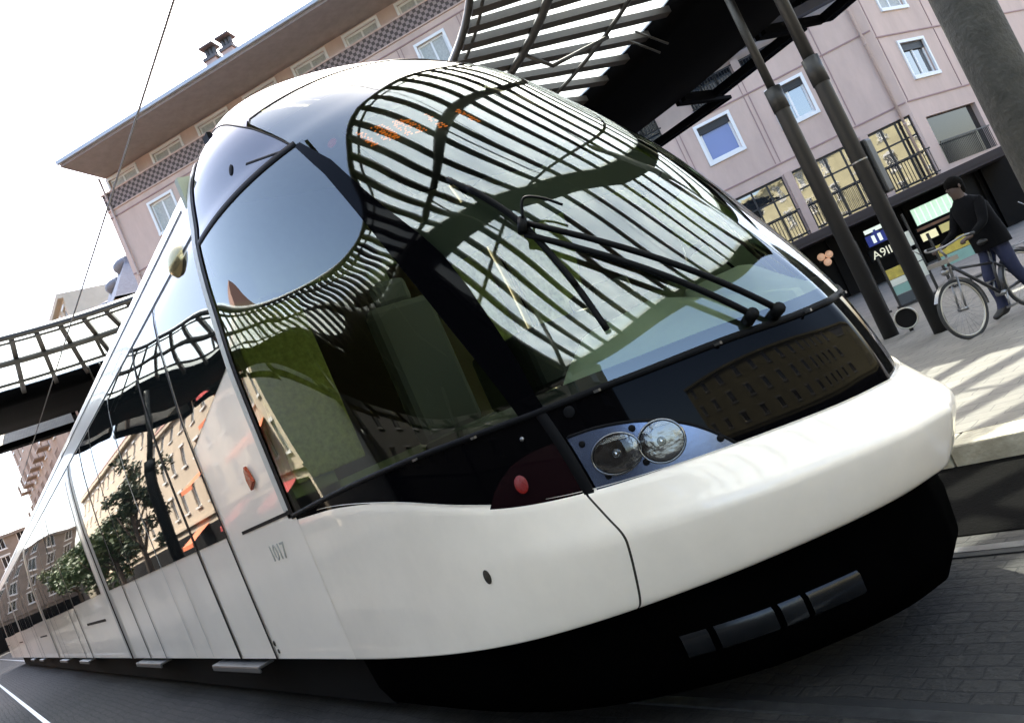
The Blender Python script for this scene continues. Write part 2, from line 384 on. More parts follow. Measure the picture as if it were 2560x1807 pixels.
def patch(zf, df, n, m, off=0.):
    """s in n steps along deg, t in m steps along z; zf(s,t), df(s,t)"""
    S, T = np.meshgrid(np.linspace(0, 1, n), np.linspace(0, 1, m), indexing='xy')
    D = df(S, T); Z = zf(S, T, D); P = nose(Z, D)
    if off: P = P+off*nose_n(Z, D)
    return P
def ribbon(zs, ds, wz, wd, off, up=True):
    """narrow strip on the surface following (zs,ds): half width wz in z, wd in degrees"""
    zs = np.array(zs, float); ds = np.array(ds, float); rows = []
    for k, o in ((-1, off*.15), (-.8, off), (.8, off), (1, off*.15)):
        z, d = zs+k*wz, ds+k*wd; rows.append(nose(z, d)+o*nose_n(zs, ds))
    return np.array(rows)
def mirror_deg(ds): return 180-np.array(ds)

tram = tag(empty('tram', (0, 0, 0)), 'white low-floor tram with huge rounded dark windscreen and a long row of mirror-like side windows', 'tram')
b = MB()
def wz(S, T, D): return base(D)+(ZTOP-base(D))*T
def wd(S, T):
    z = 1.4+(ZTOP-1.4)*T; L = wsleft(z); L = np.where(T < .8, 43.2, L); return L+(180-2*L)*S
ws = MB(); ws.grid(patch(wz, wd, 150, 110)); windscreen = ws.build('windscreen', M['glass'], tram)
for side in (0, 1):
    dm = (lambda d: 180-d) if side else (lambda d: d)
    g = MB(); g.grid(patch(lambda S, T, D: base(D)+(3.18-base(D))*T, lambda S, T: dm(42.4*S), 60, 70), flip=bool(side)); g.build('cab_side_window', M['sideglass'], tram)
    pr = lambda T: np.interp(1.42+(3.17-1.42)*T, [1.42, 1.48, 1.62, 1.8, 2.02, 2.21, 2.36, 2.56, 2.72, 2.96, 3.17], [44.3, 44.4, 45.2, 46.0, 46.8, 47.2, 46.7, 45.5, 44.9, 44.2, 41.5])
    pl_ = lambda T: 41.4-1.4*np.clip((T-.85)/.15, 0, 1)
    g = MB(); g.grid(patch(lambda S, T, D: base(D)+.0+(3.17-base(D))*T, lambda S, T: dm(pl_(T)+(pr(T)-pl_(T))*S), 8, 60, .003), flip=bool(side)); g.build('windscreen_pillar', M['blackgloss'], tram)
    g = MB(); g.grid(patch(lambda S, T, D: 3.18+(np.maximum(seam(D), 3.181)-3.18)*T, lambda S, T: dm(.2+39.5*S), 60, 40), flip=bool(side)); g.build('upper_corner_panel', M['bluegloss'], tram)
    # black joints: under the upper corner panel, seam towards roof
    d = np.linspace(0, 40.5, 40)
    g = MB(); g.grid(ribbon(np.full(40, 3.183), dm(d), .022, 0, .006), flip=bool(side)); g.build('window_joint', M['gasket'], tram)
    d = np.linspace(3, 39.7, 50)
    g = MB(); g.grid(ribbon(seam(d), dm(d), .008, .12, .004), flip=bool(side)); g.build('roof_joint', M['gasket'], tram)
    g = MB(); g.disc(nose_off(3.351, dm(22.5), .003), nose_n(3.351, dm(22.5)), .022, 16, .004, ry=.036); g.build('plug', M['gasket'], tram)
    g = MB(); g.box(nose_off(3.84, dm(5.), .004), (.09, .03, .05)); g.build('hinge_block', M['gasket'], tram)
    g = MB(); g.grid(ribbon(np.linspace(3.30, 3.20, 12), dm(np.linspace(27.5, 36.5, 12)), .006, .3, .003), flip=bool(side)); g.build('drip_strip', M['gasket'], tram)
# roof cap of the cab
def rbot(D):
    f = fold(D); return np.where(f < 33.5, seam(f), ZTOP)
g = MB(); g.grid(patch(lambda S, T, D: rbot(D)+(4.1195-rbot(D))*(1-(1-T)**2), lambda S, T: .0+180*S, 160, 50)); g.build('cab_roof', M['roofgloss'], tram)
d = np.concatenate([[34.6, 34.8], np.linspace(35.2, 144.8, 90), [145.2, 145.4]]); zz = np.full(94, ZTOP); zz[0] = zz[-1] = 3.545; zz[1] = zz[-2] = 3.562
g = MB(); g.grid(ribbon(zz, d, .007, .0, .004)); g.build('windscreen_top_seal', M['gasket'], tram)
# black lower front panel and base bead
g = MB(); g.grid(patch(lambda S, T, D: .86+(base(D)-.86)*T, lambda S, T: 180*S, 160, 30, -.004)); lower = g.build('lower_front_panel', M['blackgloss'], tram)
d = np.linspace(0, 180, 120); g = MB(); g.grid(ribbon(base(d)-.004, d, .014, 0, .008)); g.build('windscreen_base_seal', M['gasket'], tram)
for dd in (43.6, 136.4):
    z_ = np.linspace(1.39, 1.03, 14); g = MB(); g.grid(ribbon(z_, np.full(14, dd), 0, .62, .006)); g.build('panel_divider', M['gasket'], tram)
for q, dd in enumerate((28.5, 36., 50.5, 66.8, 83., 97.)):
    g = MB(); g.box(nose_off(base(dd)-.012, dd, .016), (.03, .012, .01), None); g.build('seal_clip', M['alu'], tram)
# headlamps and tail lamps
arc = catmull([(44.6, 1.268), (48.2, 1.257), (52.4, 1.219), (56.3, 1.157), (59.1, 1.082), (61.6, .985)], 8)
btop_t = catmull([(0, 1.41), (11, 1.375), (21.4, 1.29), (30, 1.17), (35.8, 1.10), (43.5, 1.05), (53.8, 1.02), (64.5, 1.0), (78, .98), (90, .97)], 10)
def btop(d): return np.interp(fold(d), btop_t[:, 0], btop_t[:, 1])
for side in (0, 1):
    dm = (lambda d: 180-np.asarray(d)) if side else (lambda d: np.asarray(d))
    fl = bool(side)
    g = MB(); g.grid(patch(lambda S, T, D: (btop(D)-.03)+(np.maximum(np.interp(fold(D), arc[:, 0], arc[:, 1]), btop(D)-.029)-(btop(D)-.03))*T, lambda S, T: dm(44.5+17*S), 40, 14, .003), flip=fl)
    hl = g.build('headlight', M['lampplate'], tram)
    for z, d, rx, rz_ in ((1.14, 48.3, .100, .076), (1.12, 53.3, .088, .080)):
        g = MB(); c = nose_off(z, dm(d), .005); n = nose_n(z, dm(d)); g.disc(c, n, rx, 28, .004, 5, ry=rz_); g.tube([c+n*.004+rx*math.cos(t)*np.cross((0, 0, 1.), n)+rz_*math.sin(t)*np.cross(n, np.cross((0, 0, 1.), n)) for t in np.linspace(0, 2*math.pi, 33)[:-1]], .005, 6, True); g.build('reflector', M['bowl'], hl)
        g = MB(); g.disc(c+n*.012, n, rx*.92, 28, .012, 6, ry=rz_*.92); g.build('lens', M['lens'], hl)
        g = MB(); g.sphere(c+n*.006, .018, 12, 8); g.build('bulb', M['chrome'], hl)
    for z, d in ((1.222, 45.6), (1.205, 51.2), (1.07, 50.6), (1.075, 46.3), (1.045, 59.6)):
        g = MB(); g.disc(nose_off(z, dm(d), .006), nose_n(z, dm(d)), .014, 12, .004); g.build('bolt', M['gasket'], hl)
    zz = arc[:, 1]; g = MB(); g.grid(ribbon(zz, dm(arc[:, 0]), .006, .15, .005), flip=fl); g.build('lamp_gasket', M['gasket'], hl)
    g = MB(); g.disc(nose_off(1.355, dm(46.4), .003), nose_n(1.355, dm(46.4)), .024, 20, .004); g.build('rubber_button', M['gasket'], tram)
    g = MB(); g.disc(nose_off(1.33, dm(40.3), .003), nose_n(1.33, dm(40.3)), .01, 12, .006); g.build('screw_cap', M['alu'], tram)
    tarc = catmull([(33., 1.10), (35.2, 1.19), (38., 1.25), (41., 1.268), (43., 1.266)], 8)
    g = MB(); g.grid(patch(lambda S, T, D: btop(D)-.03+(np.interp(fold(D), tarc[:, 0], tarc[:, 1])-btop(D)+.03)*T, lambda S, T: dm(33.+10*S), 24, 10, .003), flip=fl)
    tl = g.build('tail_light', M['darkred'], tram)
    g = MB(); g.disc(nose_off(1.165, dm(37.7), .005), nose_n(1.165, dm(37.7)), .032, 24, .010, 5, ry=.038); g.build('lens', M['redlens'], tl)

# white bumper
prof = catmull([(0, -.06), (.0, 0), (.08, .045), (.33, .10), (.50, .128), (.57, .132), (.64, .118), (.75, .075), (.98, -.008), (1.0, -.012), (1.0, -.09)], 6)
def bumper_grid(d0, d1, n):
    ds = np.linspace(d0, d1, n); rows = []
    for f, dt in prof:
        f_ = fold(ds); s_ = np.clip(f_/60, 0, 1); s_ = s_*s_*(3-2*s_)
        zb = .50+.085*s_; zt = btop(ds); z = zb+f*(zt-zb)
        ph = np.radians(f_); r1 = np.interp(ph, _lphi, _lr); xi, eta = r1*np.sin(ph), r1*np.cos(ph)
        hw = 1.2+min(dt, 0)*.6
        x = 1.4+(4.475-1.4+dt)*xi; y = np.where(ds > 90, 1, -1)*hw*eta
        rows.append(np.stack([x, y, z], -1))
    return np.array(rows)
for nm, a, c in (('bumper', 43.0, 137.0), ('front_corner_panel', 0., 42.75), ('front_corner_panel', 137.25, 180.)):
    g = MB(); g.grid(bumper_grid(a, c, 120)); g.build(nm, M['white2'], tram)
G = bumper_grid(42.6, 43.2, 3); G[:, :, :] = G*1.0
for a in (42.55, 136.95):
    G = bumper_grid(a, a+.5, 4); nrm = np.array([G.mean(1)[:, 0]-2.2, G.mean(1)[:, 1], 0*G.mean(1)[:, 0]]).T
    nrm /= np.linalg.norm(nrm, axis=1)[:, None]; G = G-nrm[:, None]*.004
    g = MB(); g.grid(G); g.build('panel_gap', M['gap'], tram)
for sgn in (-1, 1):
    G = bumper_grid(28.6, 28.8, 2)
    p = G[np.argmin(abs(prof[:, 0]-.47)), 0].copy(); p[1] *= -sgn if sgn > 0 else 1
    if sgn > 0: p[1] = abs(p[1])
    n = np.array((.18, sgn*1., .05)); g = MB(); g.disc(p+n*.002, n, .022, 18, .003, ry=.032, ax=(0, 0, 1)); g.disc(p+n*.004, n, .012, 14, .003); g.build('washer_nozzle', M['gap'], tram)

# black skirt under the bumper with glossy lower trim
def skirt_grid(d0, d1, n, levels):
    ds = np.linspace(d0, d1, n); f_ = fold(ds); ph = np.radians(f_); r1 = np.interp(ph, _lphi, _lr); rows = []
    for z, dt, hw in levels:
        rows.append(np.stack([1.4+(4.475-1.4+dt)*r1*np.sin(ph), np.where(ds > 90, 1, -1)*hw*r1*np.cos(ph), np.full(n, z)], -1))
    return np.array(rows)
g = MB(); g.grid(skirt_grid(0, 180, 120, [(.62, -.08, 1.15), (.45, -.06, 1.15), (.28, -.08, 1.13), (.16, -.16, 1.08), (.12, -.3, 1.0)])); g.build('front_skirt', M['skirt'], tram)
for a, c in ((45.6, 48.6), (49.4, 51.2), (51.2, 56.4), (57.3, 60.4), (61.2, 69.2)):
    for m_ in (0, 1):
        d0, d1 = (a, c) if not m_ else (180-c, 180-a)
        g = MB(); g.grid(skirt_grid(d0, d1, 16, [(.405, -.055, 1.155), (.39, -.045, 1.16), (.325, -.05, 1.155), (.31, -.07, 1.14)])); g.build('lower_trim', M['grime'], tram)
g = MB(); g.box((-17., 0, .33), (36.6, 2.06, .44)); g.build('underframe', M['blackmatt'], tram)

# body shell behind the seal
zs = np.concatenate([np.linspace(.5, 3.3, 30), 3.3+.82*(1-(1-np.linspace(0, 1, 26)[1:])**2)])
sec = [(-width(z), z) for z in zs]; sec = sec+[(-y, z) for y, z in sec[::-1][1:]]
XB = -40.
def body_strip(name, x0, x1, m, n=2, off=0., parent=tram, zmin=0):
    xs = np.linspace(x0, x1, n); g = MB(); S2 = np.array([q for q in sec if q[1] >= zmin]); c = np.array((0, 2.2)); nn = S2-c; nn /= np.linalg.norm(nn, axis=1)[:, None]
    P = S2+nn*off; g.grid(np.array([[(x, y, z) for y, z in P] for x in xs])); return g.build(name, m, parent)
shell = body_strip('body', XB, 1.30, M['white'], 40)
g = MB(); g.add([(XB, y, z) for y, z in sec], [tuple(range(len(sec)))]); g.build('rear_wall', M['white'], tram)
body_strip('cab_door_seal', 1.292, 1.372, M['seal'], 3, .010, zmin=1.40)
def side_patch(name, x0, x1, z0, z1, m, off=.006, side=-1, nz=14, nx=2, z0b=None, parent=tram):
    """strip on the tram side between two heights, z0b: bottom height at the x1 end"""
    rows = []
    for t in np.linspace(0, 1, nz):
        row = []
        for s in np.linspace(0, 1, nx):
            zb = z0+((z0b if z0b is not None else z0)-z0)*s; z = zb+(z1-zb)*t; row.append((x0+(x1-x0)*s, side*(float(width(z))+off), z))
        rows.append(row)
    g = MB(); g.grid(np.array(rows), flip=side > 0); return g.build(name, m, parent)
for sd_ in (-1, 1):
    # black gasket line behind cab glass
    side_patch('cab_glass_gasket', 1.368, 1.425, 1.40, 3.86, M['gasket'], .007, sd_, 40)
    side_patch('corner_glass', .03, 1.28, 2.16, 3.26, M['darkglass'], .004, sd_, 20, 2, 2.42)
    # shallow handle slots, gutters, cantrail
    side_patch('corner_fillet', 1.28, 1.43, .5, 1.408, M['white'], .0015, sd_, 6)
    side_patch('handle_slot', .36, 1.36, 1.432, 1.455, M['gasket'], .004, sd_, 2)
    side_patch('roof_gutter', XB+.2, 1.1, 3.54, 3.565, M['gasket'], .004, sd_, 2)
    side_patch('cantrail_joint', XB+.2, 1.28, 3.285, 3.31, M['gasket'], .004, sd_, 2)
    x = 0.
    def vjoint(xc, wdt=.03, z0=.5, z1=3.29, m='gasket', off=.009): return side_patch('door_joint' if m == 'gasket' else 'pillar_strip', xc-wdt, xc+wdt, z0, z1, M[m], off, sd_, 24)
    vjoint(0., .02, m='gasket')
    g0 = -.03
    for k in range(4):
        x = -k*10.3
        side_patch('side_window', x-.92, x-.03, 1.46, 3.27, M['darkglass'], .006, sd_)
        vjoint(x-.93, .028)
        d1 = side_patch('door', x-2.42, x-.96, 1.46, 3.27, M['darkglass'], .008, sd_)
        side_patch('edge_strip', x-2.435, x-2.415, .52, 3.27, M['seal'], .011, sd_, parent=d1)
        d2 = side_patch('door', x-3.90, x-2.44, 1.46, 3.27, M['darkglass'], .008, sd_)
        side_patch('edge_strip', x-1.81, x-1.79, .52, 1.46, M['seal'], .009, sd_, parent=d1)
        vjoint(x-3.93, .014)
        side_patch('side_window', x-4.84, x-3.95, 1.46, 3.27, M['darkglass'], .006, sd_)
        vjoint(x-4.86, .024)
        side_patch('side_window', x-5.9, x-4.89, 1.47, 3.27, M['darkglass'], .006, sd_)
        vjoint(x-6.02, .05, m='seal'); vjoint(x-6.16, .06); vjoint(x-6.30, .05, m='seal')
        side_patch('side_window', x-10.16, x-6.72, 1.48, 3.27, M['darkglass'], .006, sd_)
        side_patch('handle_slot', x-9.4, x-7.2, 1.08, 1.12, M['gasket'], .004, sd_, 2)
        vjoint(x-10.25, .04)
    for k in range(3):
        for a, c in ((-1.75, -.35), (-5.7, -4.1)):
            g = MB(); g.box((-k*10.3+(a+c)/2, sd_*1.20, .455), (c-a, .13, .025)); g.box((-k*10.3+(a+c)/2, sd_*1.258, .437), (c-a, .018, .045)); g.build('door_step', M['steelstep'], tram, .006)
    # champagne mirror-camera housing and amber marker
    zc = 3.29; yc = float(width(zc)); nn = np.array((.2, sd_*1., .28)); nn /= np.linalg.norm(nn)
    g = MB(); g.disc((.90, sd_*(yc+.0), zc), nn, .13, 28, .07, 8, ax=(0, .25, 1), ry=.115); pod = g.build('camera_housing', M['gold'], tram)
    g = MB(); g.disc((.93, sd_*(yc+.035), zc+.06), nn, .013, 12, .006); g.build('eyelet', M['gasket'], pod)
    g = MB(); zc = 1.745; y_ = sd_*(float(width(zc))+.004)
    g.prism([(.93, y_, zc-.075), (1.02, y_, zc-.03), (1.0, y_, zc+.03), (.97, y_, zc+.085), (.94, y_, zc+.06), (.915, y_, zc)], (0, sd_*.022, 0)); g.build('side_marker_light', M['amber'], tram, .004)
    g = MB(); g.disc((.06, sd_*(1.2+.004), .62), (0, sd_, 0), .022, 14, .006); g.disc((.09, sd_*1.204, .56), (0, sd_, 0), .018, 14, .006); g.build('socket_cover', M['gap'], tram)

def text(name, s, size, loc, xdir, up, m, parent, ext=.002, align='CENTER'):
    c = bpy.data.curves.new(name, 'FONT'); c.body = s; c.size = size; c.extrude = ext; c.align_x = align; c.align_y = 'CENTER'
    t = bpy.data.objects.new(name, c); col.objects.link(t)
    X = Vector(xdir).normalized(); U = Vector(up).normalized(); N = X.cross(U)
    dg = bpy.context.evaluated_depsgraph_get(); me = bpy.data.meshes.new_from_object(t.evaluated_get(dg))
    bpy.data.objects.remove(t); me.materials.clear(); me.materials.append(m)
    o = bpy.data.objects.new(name, me); col.objects.link(o)
    mw = Matrix(((X.x, U.x, N.x, loc[0]), (X.y, U.y, N.y, loc[1]), (X.z, U.z, N.z, loc[2]), (0, 0, 0, 1)))
    me.transform(mw)
    if parent: o.parent = parent
    return o
text('fleet_number', '1017', .155, (.90, -1.2035, 1.235), (1, 0, 0), (0, 0, 1), M['number'], tram)

# wiper (pantograph) on the windscreen
wp = tram
blade_z = [2.50, 2.30, 2.11, 1.85, 1.58]; blade_d = [56.0, 57.8, 58.5, 57.8, 56.3]
bz = catmull(np.stack([blade_z, blade_d], -1), 8)
g = MB(); g.tube([nose_off(z, d, .022) for z, d in bz], .013, 8); wiper = g.build('wiper_blade', M['wiper'], tram)
g = MB(); g.tube([nose_off(z, d, .045) for z, d in bz[4:-6]], .012, 8); g.build('spine', M['wiper'], wiper)
for (z0, d0, z1, d1) in ((1.372, 77.2, 2.12, 58.7), (1.395, 73.2, 2.07, 57.6)):
    g = MB(); pts = [nose_off(z0+(z1-z0)*t, d0+(d1-d0)*t, .055+.02*math.sin(math.pi*t)) for t in np.linspace(0, 1, 14)]
    g.tube(pts, .013, 8); g.build('wiper_arm', M['wiper'], tram)
g = MB(); g.tube([nose_off(2.13, 58.9, .075), nose_off(2.07, 57.4, .075)], .02, 8); g.sphere(nose_off(2.11, 58.4, .06), .024); g.build('pivot', M['wiper'], wiper)
g = MB(); 
for z0, d0 in ((1.372, 77.2), (1.395, 73.2)): g.tube([nose_off(z0, d0, .0), nose_off(z0, d0, .07)], .024, 12)
g.build('wiper_spindle', M['wiper'], tram)
pts = [nose_off(2.12, 58.9, .09), nose_off(2.19, 61., .10), nose_off(2.16, 63., .09), nose_off(2.10, 64.5, .08)]
g = MB(); g.tube(catmull(pts, 6), .006, 6); g.build('washer_hose', M['wiper'], wiper)

# cab interior
zf = .98
def inner(z, d, k): # point k metres inside
    return nose_off(z, d, -k)
ds = np.linspace(2, 178, 60)
ring_ = [nose_off(1.0, d, -.08) for d in ds]
g = MB(); g.add([(p[0], p[1], zf) for p in ring_], [tuple(range(len(ring_)))]); g.build('cab_floor', M['interior'], tram)
# dashboard: pale shelf following the windscreen base, raised towards the middle
def dash_pt(d, k, z): p = nose_off(1.42, d, -k); return (p[0], p[1], z)
dd = np.linspace(46, 134, 50)
hz = lambda d: float(np.interp(fold(d), [46, 50, 64, 76, 90], [1.52, 1.62, 1.64, 1.54, 1.50]))
G = [[dash_pt(d, .05, 1.36) for d in dd], [dash_pt(d, .07, 1.43) for d in dd], [dash_pt(d, .26, hz(d)-.02) for d in dd], [dash_pt(d, .32, hz(d)) for d in dd], [dash_pt(d, .60, hz(d)) for d in dd], [dash_pt(d, .63, hz(d)-.1) for d in dd], [dash_pt(d, .63, 1.0) for d in dd]]
g = MB(); g.grid(np.array(G)); g.build('dashboard', M['dash'], tram)
dd = np.linspace(44, 136, 50)
g = MB(); g.grid(np.array([[nose_off(base(d)+.005, d, -.006) for d in dd], [nose_off(base(d)+.06, d, -.006) for d in dd]])); g.build('frit_band', M['interior'], tram)
g = MB(); g.box((3.05, -.15, 1.62), (.45, .9, .3), None); g.box((2.95, .35, 1.7), (.25, .3, .4)); g.build('instrument_pod', M['interior'], tram, .03)
# bulkhead with openings and pale rear panels
g = MB()
for c, d_ in (((1.25, 0, 1.2), (.06, 2.2, .6)), ((1.25, -.95, 2.2), (.06, .3, 1.6)), ((1.25, .95, 2.2), (.06, .3, 1.6)), ((1.25, 0, 3.25), (.06, 2.0, .9)), ((1.25, .1, 2.2), (.06, .16, 1.6))): g.box(c, d_)
g.build('bulkhead', M['trim'], tram)
for q in (-1, 1):
    g = MB(); g.box((1.31, q*.82, 2.15), (.03, .5, 1.15)); g.build('partition_panel', M['lime'], tram, .02)
g = MB(); g.box((1.9, -.1, 1.42), (.5, .52, .14)); g.box((1.66, -.1, 1.95), (.14, .5, .95)); g.box((1.64, -.1, 2.5), (.1, .28, .2)); g.box((1.9, -.1, 1.15), (.2, .2, .4)); g.build('driver_seat', M['seatc'], tram, .05)
dd = np.linspace(46, 134, 50)
g = MB(); g.grid(np.array([[nose_off(2.43, d, -.07) for d in dd], [nose_off(2.30, d, -.07) for d in dd], [nose_off(2.17, d, -.07) for d in dd]])); g.build('sun_blind', M['blind'], tram)
# ceiling and display box
g = MB(); dd = np.linspace(20, 160, 40); g.grid(np.array([[nose_off(3.5, d, -.07) for d in dd], [(1.3, float(y), 3.45) for y in np.linspace(-.9, .9, 40)]])); g.build('cab_ceiling', M['trim'], tram)
dd = np.linspace(50, 130, 40)
g = MB(); g.grid(np.array([[nose_off(3.22, d, -.12) for d in dd], [nose_off(2.86, d, -.10) for d in dd], [nose_off(2.86, d, -.4) for d in dd]])); disp = g.build('destination_display', M['interior'], tram)
for a, c in ((52., 53.2), (55., 58.2), (59.5, 63.5), (66., 68.), (74., 75.5)):
    g = MB()
    for d in np.arange(a, c, .30):
        for k in range(9):
            z = 3.115-.016*k-(d-53.5)*.0052
            if random.random() < .42:
                g.disc(nose_off(z, d, -.09), nose_n(z, d), .0065, 6, 0, 1)
    g.build('led_segment', M['led'], disp)
g = MB(); g.disc(nose_off(3.10, 46.3, -.05), nose_n(3.10, 46.3), .03, 8, 0, 1); g.build('warning_lamp', M['redlens'], tram)
# aerial on the inside of the windscreen
g = MB(); g.tube(catmull([nose_off(2.17, 92, -.02), nose_off(2.11, 86, -.05), nose_off(2.07, 80, -.03)], 6), .006, 6); g.build('mirror_bracket', M['wiper'], tram)

# ------------------------------------------------------------------ rotunda canopy
CC = np.array((-3.8, -1.2)); RI, RM, RO = 6.35, 10.4, 14.0; ZC = 6.5
def rp(r, a, z): return (CC[0]+r*math.cos(a), CC[1]+r*math.sin(a), z)
can = tag(empty('canopy', (CC[0], CC[1], 0)), 'ring shaped glass and steel canopy with dark slats and black soffit above the tram', 'canopy')
def cpart(mb, name, m, parent=None):
    o = mb.build(name, m, parent or can)
    if parent is None: o.matrix_parent_inverse = can.matrix_basis.inverted() if False else Matrix.Translation((-CC[0], -CC[1], 0))
    return o
NA = 144
RE = 13.4
def RG(a): return float(np.interp(((math.degrees(a)+180) % 360)-180, [-43, -25, -12, 0, 19, 41, 58], [7.5, 8.0, 8.5, 9.2, 9.9, 10.1, 10.4]))
A0, A1 = R(58), R(317)
def RMf(a):
    d = math.degrees(a) % 360
    if d < 58 or d > 317: return RE
    return float(np.interp(d, [58, 225, 248, 270, 284, 317], [RM, RM, 9.6, 8.0, 7.5, 7.5]))
ang = [2*math.pi*i/NA for i in range(NA)]
def circ(r, z, n=NA): return [rp(r, 2*math.pi*i/n, z) for i in range(n)]
def ztop_(r): return ZC+.25*(RM-r)/(RM-RI)*1.0   # slight fall to the outer gutter
g = MB(); g.tube(circ(RI, ZC+.03), .055, 8, True); cpart(g, 'inner_rim', M['steel'])
g = MB(); g.tube(circ(RI+.16, ZC-.03), .025, 6, True); cpart(g, 'rim_pipe', M['steel'])
g = MB(); a_ = 0.
while a_ < 359.5:
    east = a_ < 56 or a_ > 312; st = 5.6 if east else 3.75; a = R(a_+st/2); q = RMf(a)
    g.bar(rp(RI+.02, a, ZC), rp(q+.05, a, ZC-.02), .25 if east else .09 if 130 < a_ < 226 else .17, .11); a_ += st
cpart(g, 'slats', M['slat'])
g = MB()
for r, t in ((RI+1.15, .065), (RI+2.75, .035)): g.tube([p_ for k_, p_ in enumerate(circ(r, ZC-.12)) if r < RMf(2*math.pi*k_/NA)+.2] if r > 8 else circ(r, ZC-.12), t, 8, r < 8)
cpart(g, 'purlin', M['steel'])
NT = 16
for i in range(NT):
    a = 2*math.pi*(i+.25)/NT
    g = MB(); g.tube([rp(RI+1.15, a, ZC-.12), rp(RI+1.55, a, ZC-.42), rp(RI+2.75, a, ZC-.18)], .035, 6)
    cpart(g, 'bracket', M['steel'])
    if not A0 < a < A1: continue
    for da in (.03, .055):
        g = MB(); g.tube([rp(RM-.5, a+da, ZC-.05), rp(RM+.05, a+da, ZC-.40)], .02, 6); cpart(g, 'strut', M['steel'])
g = MB(); g.grid(np.array([circ(RI, ZC+.12)+[circ(RI, ZC+.12)[0]], [rp(RMf(2*math.pi*i/NA) if A0 < 2*math.pi*i/NA < A1 else RM, 2*math.pi*i/NA, ZC+.10) for i in range(NA)]+[rp(RM, 0, ZC+.10)]]))
aE = [A1-2*math.pi+(A0-A1+2*math.pi)*k/60 for k in range(61)]
g.grid(np.array([[rp(RM, a, ZC+.10) for a in aE], [rp(RE, a, ZC+.10) for a in aE]])); cpart(g, 'roof_glass', M['dustyglass'])
g = MB()
prof_s = [(0, ZC+.22), (0, ZC-.16), (.1, ZC-.2), (.5, ZC-.22), (.95, ZC-.14), (1., ZC-.06), (1., ZC+.25), (0, ZC+.22)]
aS = [A0+(A1-A0)*k/120 for k in range(121)]
def sr(t, a): q = RMf(min(max(a, A0+.001), A1-.001)); return q+(RO-q)*t
rows = [[rp(sr(t, a), a, z) for a in aS] for t, z in prof_s]; g.grid(np.array(rows))
for a in (A0, A1): g.add([rp(sr(t, a), a, z) for t, z in prof_s[:-1]], [tuple(range(7))])
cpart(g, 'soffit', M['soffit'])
for q0, q1, nm in ((lambda a: RG(a), lambda a: RG(a)+.48, 'gutter'), (lambda a: RE-.05, lambda a: RE+.5, 'edge_beam')):
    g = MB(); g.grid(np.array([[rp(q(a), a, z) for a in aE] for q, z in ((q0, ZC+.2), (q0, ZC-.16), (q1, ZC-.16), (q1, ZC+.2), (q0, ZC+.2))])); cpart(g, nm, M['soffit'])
# outer glazed fringe: stepped panes in dark frames
for i in range(36):
    a0 = 2*math.pi*i/36; a1 = a0+2*math.pi/36*.93
    if not (A0-.02 < a0 and a1 < A1+.02): continue
    ex = 1.9 if i % 2 else 1.25
    g = MB(); P = lambda r, a, dz=0: np.array(rp(r, a, ZC-.12+dz))
    for (p, q) in ((P(RO-.05, a0), P(RO+ex, a0)), (P(RO+ex, a0), P(RO+ex, a1)), (P(RO-.05, a1), P(RO+ex, a1))): g.bar(p, q, .11, .12)
    nl = 4
    r2 = RO+ex+.32
    for k in range(nl+1):
        a = a0+(a1-a0)*k/nl; g.bar(P(RO+ex, a), P(r2, a), .06, .08)
    g.bar(P(r2, a0), P(r2, a1), .06, .09)
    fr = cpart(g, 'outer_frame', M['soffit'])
    g = MB(); g.add([P(RO-.05, a0, .03), P(RO+ex, a0, .03), P(RO+ex, a1, .03), P(RO-.05, a1, .03)], [(0, 1, 2, 3)]); o = g.build('pane', M['canopyglass'], fr)
def column(x, y, r0, r1, zc, m=M['column'], smooth_top=6.2):
    g = MB(); g.tube([(x, y, .1), (x, y, zc-.06), (x, y, zc), (x, y, zc+.001)], [r0, r0, r0*1.06, r1], 20); g.tube([(x, y, zc), (x, y, smooth_top)], r1, 18)
    o = cpart(g, 'column', m)
    g = MB(); g.tube([(x, y, zc-.34), (x, y, zc+.03)], r0*1.10, 20); c = g.build('collar', m, o)
    return o
cA = column(.4, 8.5, .115, .065, 4.27); cB = column(1.62, 7.25, .10, .078, 4.0)
g = MB(); g.tube([(1.62, 7.25, 2.53), (1.62, 7.25, 2.55)], .104, 20, caps=False); g.build('clamp_band', M['alu'], cB)
g = MB(); g.box((1.68, 7.42, 2.4), (.16, .2, .75)); g.build('loudspeaker', M['column'], cB, .03)
for a in (150, 195, 240, 285, 330):
    x, y, _ = rp(10.2, R(a), 0)
    if abs(y) < 2.: continue
    column(x, y, .135, .08, 4.2)
post = MB(); post.tube([(4.40, 3.14, .1), (4.40, 3.14, 3.), (4.40, 3.14, 6.4)], [.165, .165, .165], 28)
tag(post.build('concrete_post', M['concrete']), 'thick rough grey post in the top right corner close to the camera', 'post')

# ------------------------------------------------------------------ ground, platform, rails
g = MB(); g.add([(-600, -600, 0), (600, -600, 0), (600, 600, 0), (-600, 600, 0)], [(0, 1, 2, 3)]); tag(g.build('street', M['road']), kind='structure')
KY = 1.92
g = MB(); g.box((-40, KY+.28+30, .05), (170, 60, .18)); tag(g.build('platform_pavement', M['paving']), kind='structure')
g = MB()
for i in range(70):
    x0 = -60+i*1.2; g.box((x0+.6, KY+.14, .0475), (1.188, .28, .185))
tag(g.build('kerb', M['kerb'], None, .012), kind='structure')
g = MB(); g.box((-40, (.78+KY)/2+.02, .004), (150, KY-.80, .004)); M['kerbshade'] = mat('kerb_shade_black', (.003, .0029, .0027), .9, ior=1.1, var=.4, vscale=30, bump=.5, bscale=60)  # near-black strip: shade between kerb and rail put into the colour
tag(g.build('kerb_shade_strip', M['kerbshade']), kind='structure')
